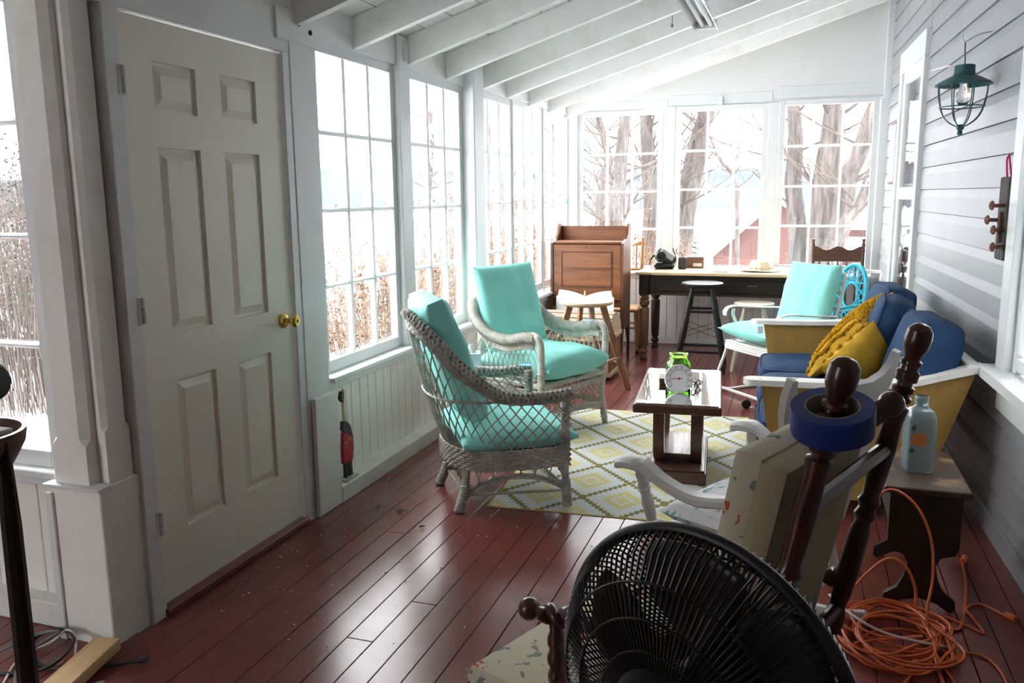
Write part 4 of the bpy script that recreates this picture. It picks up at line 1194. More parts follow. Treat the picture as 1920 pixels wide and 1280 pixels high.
for x in (-0.29, 0.29):
    d = MB().box((x, -0.341, 0.672), (0.52, 0.014, 0.105), 0.004).build('drawer', 'desk_dark', dk)
    MB().box((x, -0.351, 0.684), (0.085, 0.010, 0.012), 0.004).build('handle', 'rust', d)
MB().box((0, -0.338, 0.592), (1.28, 0.012, 0.014), 0.004).build('bead', 'desk_leg_dark', dk)
legp = [(0.030, 0.0), (0.036, 0.015), (0.032, 0.04), (0.022, 0.065), (0.036, 0.085), (0.040, 0.10), (0.028, 0.125), (0.025, 0.14), (0.036, 0.17), (0.041, 0.32), (0.044, 0.62), (0.043, 0.66), (0.030, 0.675), (0.032, 0.69), (0.044, 0.71), (0.046, 0.745), (0.034, 0.775), (0.044, 0.79), (0.044, 0.80), (0.034, 0.81), (0.042, 0.83), (0.042, 0.84)]
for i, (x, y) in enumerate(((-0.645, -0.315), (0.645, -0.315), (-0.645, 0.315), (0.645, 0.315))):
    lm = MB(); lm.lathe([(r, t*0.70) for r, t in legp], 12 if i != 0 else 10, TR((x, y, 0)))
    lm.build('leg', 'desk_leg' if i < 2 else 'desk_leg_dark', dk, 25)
    MB().box((x, y, 0.675), (0.088, 0.088, 0.178), 0.004).build('leg_block', 'desk_dark', dk)
TZ = 0.790
# camera gear heap, box, notebook, hat
cb = thing('camera', 'black camera with lens and strap lying on its bag on the long table', 'camera', (0.925, 7.80, TZ), 0.2)
cb.scale = (1.3, 1.3, 1.25)
MB().box((0, 0, 0.022), (0.15, 0.10, 0.044), 0.018).build('pouch', 'black_plastic', cb)
MB().box((0.0, 0, 0), (0.15, 0.07, 0.08), 0.012, TR((0.005, 0.0, 0.085), ry=RAD(34), rz=0.2)).build('body', 'fan_black', cb)
MB().lathe([(0.036, 0), (0.038, 0.03), (0.033, 0.06), (0.028, 0.06), (0.026, 0.055), (0, 0.052)], 20, TR((-0.03, -0.04, 0.085), rx=RAD(75), ry=RAD(20))).build('lens', 'black_plastic', cb)
MB().box((0, 0, 0), (0.11, 0.012, 0.05), 0.004, TR((0.02, -0.035, 0.105), ry=RAD(34), rz=0.2)).build('screen', 'steel', cb)
MB().tube(bez([(-0.07, 0.0, 0.10), (-0.10, -0.03, 0.06), (-0.085, -0.05, 0.01), (-0.03, -0.06, 0.01), (0.03, -0.065, 0.014), (0.08, -0.03, 0.06), (0.06, 0.0, 0.15)], 6), 0.006, 6, squash=0.35).build('strap', 'fan_black', cb)
cc = thing('battery_charger', 'black charger block with cables beside the camera', 'charger', (1.095, 7.78, TZ), -0.1)
MB().box((0, 0, 0.055), (0.075, 0.045, 0.11), 0.010).build('body', 'black_plastic', cc)
MB().tube(bez([(0.0, 0.0, 0.11), (-0.02, 0.02, 0.155), (-0.05, 0.03, 0.13), (-0.06, 0.0, 0.17), (-0.045, -0.01, 0.185)], 6), 0.004, 6).build('cable', 'cable_black', cc)
bk = thing('product_box', 'brown and blue printed cardboard box at the back of the long table', 'box', (1.185, 7.97, TZ), 0.0)
plain('box_brown', (0.19, 0.09, 0.06), 0.6, var=0.3, scale=18)
MB().box((0, 0, 0.05), (0.17, 0.11, 0.10), 0.003).build('carton', 'box_brown', bk)
MB().box((0, 0, 0.1015), (0.168, 0.108, 0.003), 0.001).build('lid', 'turquoise_plastic', bk)
MB().box((0.03, -0.0565, 0.03), (0.08, 0.003, 0.03), 0.001).build('sticker', 'paper_white', bk)
nb = thing('notebook', 'small cream notebook lying on the long table', 'notebook', (1.455, 7.56, TZ), 0.05)
MB().box((0, 0, 0.002), (0.125, 0.09, 0.003), 0.001).build('cover', 'cream_paint', nb)
MB().box((0, 0, 0.011), (0.120, 0.085, 0.014), 0.001).build('pages', 'paper_white', nb)
MB().box((0, 0, 0.0195), (0.125, 0.09, 0.003), 0.001).build('cover', 'straw', nb)
ht = thing('straw_hat', 'pale straw sun hat with a shell band on the long table', 'hat', (1.785, 7.70, TZ), 0.3)
MB().grid(lambda u, v: ((0.095+0.085*v)*math.cos(2*PI*u), (0.085+0.085*v)*math.sin(2*PI*u)*0.9, 0.013-0.006*v+0.005*math.sin(4*PI*u)*v+0.004), 36, 8, True).build('brim', 'straw', ht, 60)
MB().lathe([(0.097, 0.008), (0.096, 0.03), (0.090, 0.075), (0.080, 0.092), (0.055, 0.098), (0.0, 0.094)], 30, TR(sc=(1, 0.9, 1))).build('crown', 'straw', ht, 60)
for k in range(14):
    a = 2*PI*k/14
    MB().ball((0.100*math.cos(a), 0.090*math.sin(a), 0.030), 0.011, 8, (1, 1, 0.8)).build('shell', 'shell', ht)

# ================================================================== stools
def stool(name, label, loc, rz, h, r, seatmat, legmat, splay, rungs, legr=0.015, group=None, braces=False, flatleg=False, nleg=4):
    o = thing(name, label, 'stool', loc, rz, group)
    MB().lathe([(0, h-0.034), (r*0.86, h-0.034), (r*0.97, h-0.026), (r, h-0.015), (r*0.985, h-0.004), (r*0.93, h), (r*0.6, h-0.003), (0, h-0.006)], 36).build('seat', seatmat, o, 40)
    P = []
    for k in range(nleg):
        a = 2*PI*(k+0.5)/nleg
        t = Vector((math.cos(a)*r*0.62, math.sin(a)*r*0.62, h-0.03)); b = Vector((math.cos(a)*splay, math.sin(a)*splay, 0.0))
        P.append((t, b)); m = MB()
        if flatleg:
            M, L_ = aim(b, t); m.box((0, 0, L_/2), (legr*1.5, legr*2.3, L_), 0.003, M)
        else:
            turned(m, b, t, [(legr*0.7, 0), (legr*0.9, 0.06), (legr*1.05, 0.3), (legr*1.15, 0.55), (legr*0.95, 0.62), (legr*1.1, 0.64), (legr*0.95, 0.66), (legr*1.15, 0.70), (legr*1.2, 0.8), (legr*0.8, 0.84), (legr*1.05, 0.86), (legr*0.8, 0.88), (legr*1.05, 0.9), (legr*0.8, 0.92), (legr*0.9, 1.0)], 12)
        m.build('leg', legmat, o, 40)
    for k in range(nleg):
        for z in (rungs if isinstance(rungs, tuple) else (rungs,)):
            z2 = z+(0.035 if k % 2 else 0.0)
            (t0, b0), (t1, b1) = P[k], P[(k+1) % nleg]
            MB().tube([b0.lerp(t0, z2/t0.z), b1.lerp(t1, z2/t1.z)], legr*0.62, 8).build('rung', legmat, o)
    if braces:
        for (i, j_) in ((0, 1), (1, 2), (2, 3), (3, 0)):
            (t0, b0), (t1, b1) = P[i], P[j_]
            for za, zb in ((0.30, 0.40), (0.40, 0.30)):
                MB().tube([b0.lerp(t0, za/h), b1.lerp(t1, zb/h)], 0.0022, 5).build('brace_wire', legmat, o)
    return o
stool('bar_stool', 'black wooden bar stool with worn shiny seat before the long table', (1.345, 7.17, 0), 0.05, 0.735, 0.175, 'black_seat' if 'black_seat' in MATS else 'black_paint', 'black_paint', 0.285, (0.17, 0.50), 0.018, braces=True)
stool('stool', 'cream painted round stool standing under the long table edge', (1.765, 7.24, 0), 0.0, 0.57, 0.165, 'cream_paint', 'cream_paint', 0.22, (0.18, 0.33), 0.017)
stool('stool', 'natural wood stool with flat splayed legs beside the old trunk', (0.625, 6.02, 0), RAD(-14), 0.70, 0.20, 'pine_seat', 'pine_stool', 0.335, (0.22, 0.42), 0.020, flatleg=True)

# ================================================================== oak secretary
se = thing('secretary_desk', 'oak drop-front secretary desk with curved side panels', 'desk', (0.345, 7.33, 0), 0.0)
W2 = 0.315
for s in (-1, 1):
    poly = [(-0.175, 0.0), (-0.145, 0.0), (-0.140, 0.18), (-0.10, 0.30), (0.06, 0.30), (0.135, 0.18), (0.14, 0.0), (0.17, 0.0), (0.17, 1.205), (0.10, 1.215), (0.06, 1.19), (0.035, 1.13), (-0.02, 1.085), (-0.10, 1.065), (-0.165, 1.055), (-0.175, 0.55)]
    Ms = Matrix(((0, 0, 1, s*W2-0.011), (1, 0, 0, 0), (0, 1, 0, 0), (0, 0, 0, 1)))
    MB().prism(poly, 0.022, Ms).build('side_panel', 'oak_vertical', se, 0)
MB().box((0, 0.158, 1.125), (2*W2-0.022, 0.016, 0.135), 0.003).build('gallery_board', 'oak', se)
MB().box((0, 0.0, 1.058), (2*W2-0.022, 0.34, 0.020), 0.005).build('top_shelf', 'oak', se)
f = MB().box((0, -0.148, 0.808), (2*W2-0.026, 0.020, 0.470), 0.004).build('drop_front', 'oak', se)
for z, h in ((0.905, 0.135), (0.745, 0.125)):
    MB().box((0, -0.1595, z), (0.435, 0.006, h), 0.0025).build('inset_panel', 'oak', f)
MB().box((0, -0.162, 0.8265), (0.435, 0.006, 0.010), 0.002).build('moulding', 'oak_vertical', f)
for z in (0.978, 0.676): MB().box((0, -0.161, z), (0.455, 0.008, 0.010), 0.003).build('moulding', 'oak_vertical', f)
for x in (-0.224, 0.224): MB().box((x, -0.161, 0.827), (0.010, 0.008, 0.30), 0.003).build('moulding', 'oak_vertical', f)
MB().lathe([(0.006, 0), (0.006, 0.003), (0, 0.003)], 10, TR((0, -0.158, 1.018), rx=PI/2)).build('keyhole', 'dark_gap', f)
MB().box((0, 0.0, 0.565), (2*W2-0.022, 0.32, 0.018), 0.003).build('writing_shelf', 'oak', se)
MB().box((0, 0.155, 0.80), (2*W2-0.022, 0.012, 0.50)).build('back_board', 'oak_vertical', se)
MB().box((0, 0.0, 0.30), (2*W2-0.022, 0.30, 0.018), 0.003).build('lower_shelf', 'oak', se)
MB().box((0, -0.135, 0.525), (2*W2-0.022, 0.018, 0.06), 0.003).build('apron', 'oak', se)

# white scalloped board standing between trunk and secretary
sb = []
for i in range(41):
    t = i/40; x = -0.255+0.51*t
    z = 0.60+0.055*abs(math.cos(PI*t))**0.8 if 0.04 < t < 0.96 else 0.60
    sb.append((x, z))
sb = [(-0.255, 0.02), (0.255, 0.02)] + sb[::-1]
M_ = Matrix(((1, 0, 0, 0.36), (0, 0, -1, 7.07), (0, 1, 0, 0), (0, 0, 0, 1)))
o = MB().prism(sb, 0.022, M_).build('headboard', 'white_trim', None, 0)
tag(o, 'white scalloped board standing before the secretary desk', 'board')
tag(MB().tube([(0.0, 0, 0), (0, 0, 0.05)], [0.012, 0.007], 10).build('wooden_peg', 'pine_seat'), 'small wooden peg standing on the scalloped board', 'peg')
bpy.data.objects['wooden_peg'].location = (0.36, 7.059, 0.601)

# ================================================================== dome-top trunk
tk = thing('trunk', 'old dome-top trunk with wooden slats behind the pale wicker armchair', 'trunk', (0.385, 6.66, 0))
MB().box((0, 0, 0.19), (0.66, 0.42, 0.33), 0.006).build('body', 'trunk_body', tk)
for z in (0.05, 0.34): MB().box((0, 0, z), (0.68, 0.44, 0.035), 0.004).build('trim_band', 'trunk_trim', tk)
for x in (-0.30, 0.0, 0.30): MB().box((x, -0.216, 0.19), (0.04, 0.014, 0.26), 0.003).build('slat', 'trunk_trim', tk)
MB().grid(lambda u, v: (-0.33+0.66*u, -0.21*math.cos(PI*v), 0.36+0.155*math.sin(PI*v)), 2, 15).build('lid_skin', 'trunk_body', tk, 60)
for s in (-1, 1):
    poly = [(-0.21*math.cos(PI*k/14), 0.36+0.155*math.sin(PI*k/14)) for k in range(15)]
    MB().prism(poly, 0.012, Matrix(((0, 0, 1, s*0.325-0.006), (1, 0, 0, 0), (0, 1, 0, 0), (0, 0, 0, 1)))).build('lid_end', 'trunk_trim', tk, 0)
for k in range(1, 9):
    a = PI*k/9
    MB().box((0, 0, 0), (0.66, 0.052, 0.014), 0.003, TR((0, -0.216*math.cos(a), 0.361+0.161*math.sin(a)), rx=PI/2-a)).build('lid_slat', 'trunk_slat', tk)

# ================================================================== turned chairs at the back
def spindle_chair(name, label, loc, rz, w, seat_z, top, mat, crest, n_sp, seat_d=0.40, balls=True, casters=False, rail2=None, twist_arms=False):
    o = thing(name, label, 'chair', loc, rz)        # faces local -y, back at +y
    MB().box((0, 0, seat_z-0.015), (w, seat_d, 0.034), 0.012).build('seat', mat, o)
    for s in (-1, 1):
        a = Vector((s*w*0.46, seat_d*0.45, 0.0 if not casters else 0.05)); b = Vector((s*w*0.50, seat_d*0.45+0.09, top))
        q = a.lerp(b, (seat_z)/top)
        m = MB(); turned(m, q, b, [(0.017, 0), (0.019, 0.05), (0.014, 0.10), (0.018, 0.14), (0.013, 0.18), (0.018, 0.22), (0.015, 0.26), (0.017, 0.5), (0.015, 0.78), (0.018, 0.82), (0.014, 0.86), (0.018, 0.9), (0.010, 0.945), (0.016, 0.965), (0.015, 0.985), (0.004, 1.0)])
        m.build('back_post', mat, o)
        for yy, nm in ((seat_d*0.45, 'back_leg'), (-seat_d*0.44, 'front_leg')):
            t = Vector((s*w*0.43, yy, seat_z-0.03)); f_ = Vector((s*w*0.48, yy*1.1, 0.03 if casters else 0.0))
            m = MB(); turned(m, f_, t, [(0.012, 0), (0.015, 0.1), (0.012, 0.14), (0.019, 0.22), (0.020, 0.4), (0.012, 0.46), (0.019, 0.52), (0.020, 0.75), (0.014, 0.8), (0.018, 0.84), (0.016, 1)])
            m.build(nm, mat, o)
            if casters:
                MB().lathe([(0.018, -0.008), (0.018, 0.008), (0, 0.008)], 12, TR((f_.x, f_.y, 0.018), rx=PI/2)).build('caster', 'black_plastic', o)
        MB().tube([(s*w*0.46, -seat_d*0.46, 0.18), (s*w*0.46, seat_d*0.47, 0.18)], 0.009, 8).build('stretcher', mat, o)
        if twist_arms:
            st = Vector((s*(w*0.5+0.012), seat_d*0.46, seat_z+0.22)); en = Vector((s*(w*0.5+0.03), -seat_d*0.42, seat_z+0.20))
            m = MB(); m.tube([st, en], 0.009, 8)
            for k in range(16): m.ball(st.lerp(en, k/15), 0.0145, 8)
            m.build('beaded_arm', mat, o)
            m = MB(); turned(m, (en.x, en.y, seat_z), (en.x, en.y, seat_z+0.20), [(0.010, 0), (0.015, 0.2), (0.010, 0.35), (0.016, 0.6), (0.010, 1)]); m.build('arm_post', mat, o)
    for yy in (-seat_d*0.46, seat_d*0.47):
        MB().tube([(-w*0.46, yy, 0.24), (w*0.46, yy, 0.24)], 0.009, 8).build('stretcher', mat, o)
    z0, z1 = crest
    poly = []
    for i in range(25):
        t = i/24; poly.append((-w*0.47+0.94*w*t, z1-0.022+0.022*math.cos(4*PI*(t-0.5))*0.8))
    poly = [(-w*0.47, z0), (w*0.47, z0)]+poly[::-1]
    yb = seat_d*0.45+0.09*(z0+z1)/2/top-0.01
    MB().prism(poly, 0.020, Matrix(((1, 0, 0, 0), (0, 0, -1, yb+0.018), (0, 1, 0, 0), (0, 0, 0, 1)))).build('crest_rail', mat, o, 0)
    zb = rail2 if rail2 else seat_z
    if rail2: MB().tube([(-w*0.46, yb-0.03, rail2), (w*0.46, yb-0.03, rail2)], 0.011, 8).build('lower_rail', mat, o)
    for k in range(n_sp):
        x = -w*0.36+0.72*w*k/(n_sp-1)
        m = MB(); turned(m, (x, yb-0.045 if not rail2 else yb-0.03, zb), (x, yb, z0+0.005), [(0.007, 0), (0.010, 0.2), (0.007, 0.3), (0.011, 0.5), (0.007, 0.7), (0.010, 0.85), (0.007, 1)], 8)
        m.build('spindle', mat, o)
    return o
spindle_chair('spindle_chair', 'dark brown spindle-back chair in the far corner behind the turquoise chair', (2.445, 7.80, 0), PI*0+0.06, 0.42, 0.47, 1.065, 'chair_brown', (0.86, 1.0), 5)
spindle_chair('turned_chair', 'honey-coloured turned chair on casters between secretary and long table', (0.50, 7.83, 0), RAD(6), 0.40, 0.42, 1.07, 'maple_turned', (0.985, 1.03), 3, casters=True, rail2=0.76, twist_arms=True, seat_d=0.36)
# ================================================================== glider sofa by the clapboard wall
sf = thing('sofa', 'low sofa with tan plywood ends, white arm boards and blue cushions', 'sofa', (1.925, 3.93, 0), RWA)
SL = 1.93
top_line = [(0.035, 0.600), (0.30, 0.604), (0.50, 0.612), (0.66, 0.632), (0.80, 0.672), (0.915, 0.705)]
panel = [(0.72, 0.085), (0.915, 0.705)] + [(x, z) for x, z in reversed(top_line[:-1])] + [(0.10, 0.20), (0.105, 0.085)]
for yy in (0.0, SL-0.022):
    MB().prism(panel, 0.022, Matrix(((1, 0, 0, 0), (0, 0, 1, yy), (0, 1, 0, 0), (0, 0, 0, 1)))).build('end_panel', 'plywood_tan', sf, 0)
    yc = yy+0.011
    vs = []; fs = []
    path = bez([(-0.045, 0, 0.602), (0.05, 0, 0.602)] + [(x, 0, z) for x, z in top_line[1:]] + [(0.935, 0, 0.712)], 5)
    for i, p in enumerate(path):
        w_ = 0.050 if p.x > 0.0 else 0.050*math.sqrt(max(0.05, 1-((0.0-p.x)/0.047)**2))
        for dy, dz in ((-w_, 0), (-w_+0.004, 0.026), (w_-0.004, 0.026), (w_, 0)): vs.append((p.x, yc+dy, p.z+dz))
    for i in range(len(path)-1):
        for k in range(4):
            l = (k+1) % 4
            fs.append((i*4+k, i*4+l, i*4+4+l, i*4+4+k))
    fs += [(0, 1, 2, 3), tuple(len(vs)-4+k for k in (3, 2, 1, 0))]
    MB().add(vs, fs).build('arm_board', 'worn_white', sf, 30)
MB().box((0, 0, 0), (0.018, SL-0.05, 0.50), 0.003, TR((0.815, SL/2, 0.45), ry=RAD(17.5))).build('back_board', 'plywood_tan', sf, 0)
MB().box((0.905, SL/2, 0.722), (0.055, SL+0.02, 0.026), 0.005).build('top_rail', 'worn_white', sf, 0)
MB().box((0.11, SL/2, 0.245), (0.022, SL-0.05, 0.11), 0.003).build('seat_rail', 'plywood_tan', sf, 0)
MB().box((0.42, SL/2, 0.285), (0.60, SL-0.05, 0.018), 0.003).build('seat_deck', 'plywood_tan', sf, 0)
for yy in (0.03, SL-0.03):
    for xx in (0.16, 0.66): MB().box((xx, yy, 0.045), (0.07, 0.035, 0.09), 0.004).build('foot', 'plywood_tan', sf, 0)
def boxed(parent, w, h, t, M, seed, name, mat, pipe=True, crown=0.018, bulge=0.012, rnd_=0.0):
    """boxed cushion with piped edges, w x h faces, t thick"""
    m = MB(); n = 12; rnd = random.Random(seed); ph = [rnd.uniform(0, 6.3) for _ in range(4)]
    def pt(u, v, s):
        q = (1-u**4)*(1-v**4)
        cu = 1-0.05*v*v*abs(u)**3
        z = s*(t/2+crown*q+0.004*math.sin(6*u+ph[0])*math.sin(5*v+ph[1])*q)
        k_ = 1-rnd_*(u*u*v*v)**2
        z -= s*rnd_*0.25*t*max(u*u, v*v)**5
        return (u*w/2*k_*(1-0.015*(1-v*v)), v*h/2*k_*(1-0.02*(1-u*u)), z)
    g = {}
    vs = []; fs = []
    for s in (1, -1):
        for i in range(n+1):
            for j in range(n+1):
                g[(s, i, j)] = len(vs); vs.append(pt(-1+2*i/n, -1+2*j/n, s))
        for i in range(n):
            for j in range(n): fs.append([g[(s, i, j)], g[(s, i+1, j)], g[(s, i+1, j+1)], g[(s, i, j+1)]])
    per = [(i, 0) for i in range(n)]+[(n, j) for j in range(n)]+[(i, n) for i in range(n, 0, -1)]+[(0, j) for j in range(n, 0, -1)]
    mid = []
    for (i, j) in per:
        a, b = Vector(vs[g[(1, i, j)]]), Vector(vs[g[(-1, i, j)]])
        c = (a+b)/2; d = Vector((c.x/w, c.y/h, 0)).normalized()
        mid.append(len(vs)); vs.append((c+d*bulge)[:])
    L = len(per)
    for k in range(L):
        l = (k+1) % L
        fs.append([g[(1, *per[k])], g[(1, *per[l])], mid[l], mid[k]]); fs.append([mid[k], mid[l], g[(-1, *per[l])], g[(-1, *per[k])]])
    o = m.add(vs, fs, M).build(name, mat, parent, 50)
    if pipe:
        for s in (1, -1):
            MB().tube([M @ (Vector(vs[g[(s, *q)]])+Vector((0, 0, 0.002*s))) for q in per], 0.0045, 5, closed=True).build('piping', mat, o)
    return o
for k in range(3):
    boxed(sf, 0.63, 0.60, 0.10, TR((0.335, 0.335+0.63*k, 0.353)), 20+k, 'seat_cushion', 'blue_fabric', crown=0.03, bulge=0.015, rnd_=0.10)
for k, (yc, fwd, rz, lift) in enumerate(((0.335, 0.0, 0.03, 0.0), (0.965, -0.075, -0.10, 0.01), (1.59, -0.005, 0.04, 0.015))):
    up_ = Vector((0.27, 0, 0.96))
    M = Matrix.Rotation(rz, 4, 'Z')
    boxed(sf, 0.60, 0.50, 0.16, Matrix.Translation((0.735+fwd, yc, 0.645+lift)) @ M @ frame((0, 0, 0), (0, 1, 0), up_), 30+k, 'back_cushion', 'blue_fabric', crown=0.035, bulge=0.022, rnd_=0.16)
MB().box((0, 0, 0), (0.036, 0.002, 0.05), 0.0006, TR((0.015, SL-0.07, 0.565), rz=0.2)).build('paper_tag', 'paper_white', sf, 0)

# ---------------- mustard pillows
def tufted(name, label, M, w, h, t, seed, rows):
    o = thing(name, label, 'pillow', M.translation, group=None)
    Ml = M.copy(); Ml.translation = Vector((0, 0, 0))
    MB().cushion((w, h, t), Ml, n=16, edge=0.5, wrinkle=0.004, seed=seed, flat=0.03, corner=0.05).build('cover', 'mustard_fabric', o, 60)
    rnd = random.Random(seed)
    for r in range(rows):
        v0 = -0.86+1.72*r/(rows-1); tm = MB()
        steps = 44
        for i in range(steps+1):
            u = -0.95+1.9*i/steps
            vv = v0+0.035*math.sin(u*9+r*1.7)
            q = max(0.0, (1-abs(u)**2.6))**0.5*max(0.0, (1-abs(vv)**2.6))**0.5
            z = t/2*(0.03+0.97*q)
            c = Vector((u*w/2*0.97, vv*h/2*0.97, z))
            for b in range(4):
                d = Vector((rnd.uniform(-.007, .007), rnd.uniform(-.010, .010), rnd.uniform(0.0, .010)))
                tm.ball(c+d, rnd.uniform(0.009, 0.012), 6, (1, 1, 1), Ml)
        tm.build('tuft_row', 'mustard_tuft', o, 60)
    return o
M1 = Matrix.Translation((2.455, 5.20, 0.640)) @ frame((0, 0, 0), (0.50, 0.72, 0.30), (0.42, -0.16, 0.80))
# face towards the room: local +z must look to -x
def face_to(M, d):
    z = M.to_3x3().col[2]
    return M if z.dot(Vector(d)) > 0 else M @ Matrix.Rotation(PI, 4, 'Y')
M1 = face_to(Matrix.Translation((2.395, 5.10, 0.655)) @ frame((0, 0, 0), (0.35, 0.85, 0.25), (0.55, -0.20, 0.70)), (-1, -0.4, 0.3))
tufted('tufted_pillow', 'large mustard pillow with tufted stripes against the middle blue cushion', M1 @ Matrix.Rotation(RAD(90), 4, 'Z'), 0.50, 0.50, 0.16, 41, 7)
M2 = face_to(Matrix.Translation((2.43, 4.60, 0.59)) @ frame((0, 0, 0), (0.70, 0.50, -0.12), (0.20, -0.16, 0.92)), (-0.6, 0.75, 0.2))
tufted('tufted_pillow', 'smaller mustard pillow turned to show its plain back on the sofa', M2 @ Matrix.Rotation(RAD(38), 4, 'Z'), 0.35, 0.35, 0.14, 42, 6)

# ================================================================== white metal lawn chair with teal cushions
lc = thing('lawn_chair', 'white metal spring lawn chair with puffy teal cushions behind the sofa end', 'chair', (1.985, 6.36, 0), RAD(221))
for s in (-1, 1):
    MB().tube(bez([(-0.26, 0.26*s, 0.012), (0.05, 0.26*s, 0.012), (0.25, 0.26*s, 0.014), (0.335, 0.26*s, 0.06), (0.33, 0.26*s, 0.15), (0.27, 0.26*s, 0.30), (0.26, 0.265*s, 0.36)], 8), 0.012, 8).build('spring_leg', 'white_metal', lc)
    MB().tube(bez([(-0.17, 0.27*s, 0.33), (0.0, 0.28*s, 0.35), (0.10, 0.285*s, 0.42), (0.19, 0.285*s, 0.56), (0.19, 0.285*s, 0.615)], 8), 0.012, 8).build('arm_support', 'white_metal', lc)
    ar = bez([(-0.25, 0.285*s, 0.60), (-0.05, 0.29*s, 0.615), (0.14, 0.29*s, 0.635), (0.23, 0.29*s, 0.63), (0.265, 0.29*s, 0.60), (0.262, 0.29*s, 0.57)], 8)
    MB().tube(ar, 0.0075, 8, squash=3.4).build('arm_strap', 'white_metal', lc)
    MB().tube(bez([(-0.16, 0.24*s, 0.33), (-0.25, 0.24*s, 0.38), (-0.31, 0.24*s, 0.60), (-0.37, 0.235*s, 0.86), (-0.385, 0.19*s, 0.90)], 8), 0.011, 8).build('back_tube', 'white_metal', lc)
MB().tube([(-0.385, -0.19, 0.90), (-0.388, 0, 0.905), (-0.385, 0.19, 0.90)], 0.011, 8).build('back_tube', 'white_metal', lc)
MB().tube([(-0.26, -0.26, 0.012), (-0.26, 0.26, 0.012)], 0.012, 8).build('base_bar', 'white_metal', lc)
MB().tube([(0.30, -0.26, 0.03), (0.30, 0.26, 0.03)], 0.012, 8).build('base_bar', 'white_metal', lc)
for k in range(4):
    z = 0.335+0.017*k
    MB().tube(bez([(-0.20, -0.25, z), (0.22, -0.25, z), (0.275, -0.20, z), (0.275, 0.20, z), (0.22, 0.25, z), (-0.20, 0.25, z)], 6), 0.0085, 6).build('seat_strap', 'white_metal', lc)
for k in range(8):
    MB().box((-0.18+0.06*k, 0, 0.385), (0.035, 0.49, 0.004), 0.001).build('seat_slat', 'white_metal', lc)
for k in range(7):
    z = 0.46+0.06*k
    MB().box((-0.27-0.20*(z-0.42)*1.2, 0, z), (0.004, 0.46, 0.035), 0.001).build('back_slat', 'white_metal', lc)
MB().cushion((0.56, 0.56, 0.16), TR((0.055, 0, 0.465), ry=RAD(-4)), n=18, edge=0.48, wrinkle=0.007, seed=51, flat=0.02, corner=0.10).build('seat_cushion', 'teal_fabric', lc, 60)
MB().cushion((0.50, 0.50, 0.15), frame((-0.255, 0, 0.715), (0, 1, 0), (-0.26, 0, 0.96)), n=18, edge=0.34, wrinkle=0.008, seed=52, flat=0.10, corner=0.03).build('back_cushion', 'teal_fabric', lc, 60)

# ================================================================== turquoise fan-back chair
tq = thing('plastic_chair', 'turquoise fan-back chair with open lattice beside the lawn chair', 'chair', (2.36, 7.06, 0), RAD(215))
Mb = frame((-0.17, 0, 0.66), (0, 1, 0), (-0.16, 0, 0.98))
def oval(a, b, k, n): return Vector((a*math.cos(2*PI*k/n), b*math.sin(2*PI*k/n), 0))
MB().tube([Mb @ oval(0.18, 0.245, k, 36) for k in range(36)], 0.017, 8, closed=True).build('back_rim', 'turquoise_plastic', tq)
MB().tube([Mb @ oval(0.08, 0.10, k, 24) for k in range(24)], 0.007, 6, closed=True).build('back_ring', 'turquoise_plastic', tq)
lt = MB()
for k in range(14):
    a = oval(0.178, 0.243, k, 14); b = oval(0.18, 0.245, k+5, 14)
    lt.tube([Mb @ a, Mb @ b], 0.0055, 5)
lt.build('lattice', 'turquoise_plastic', tq)
MB().lathe([(0, 0.395), (0.19, 0.395), (0.205, 0.41), (0.20, 0.425), (0.17, 0.42), (0, 0.412)], 28).build('seat', 'turquoise_plastic', tq)
for a in (40, 140, 220, 320):
    MB().tube([(0.15*math.cos(RAD(a)), 0.15*math.sin(RAD(a)), 0.40), (0.20*math.cos(RAD(a)), 0.20*math.sin(RAD(a)), 0.0)], [0.017, 0.013], 8).build('leg', 'turquoise_plastic', tq)
for s in (-1, 1):
    MB().tube(bez([(-0.17, 0.17*s, 0.60), (0.0, 0.21*s, 0.60), (0.12, 0.20*s, 0.56), (0.14, 0.17*s, 0.41)], 8), 0.013, 8).build('arm', 'turquoise_plastic', tq)

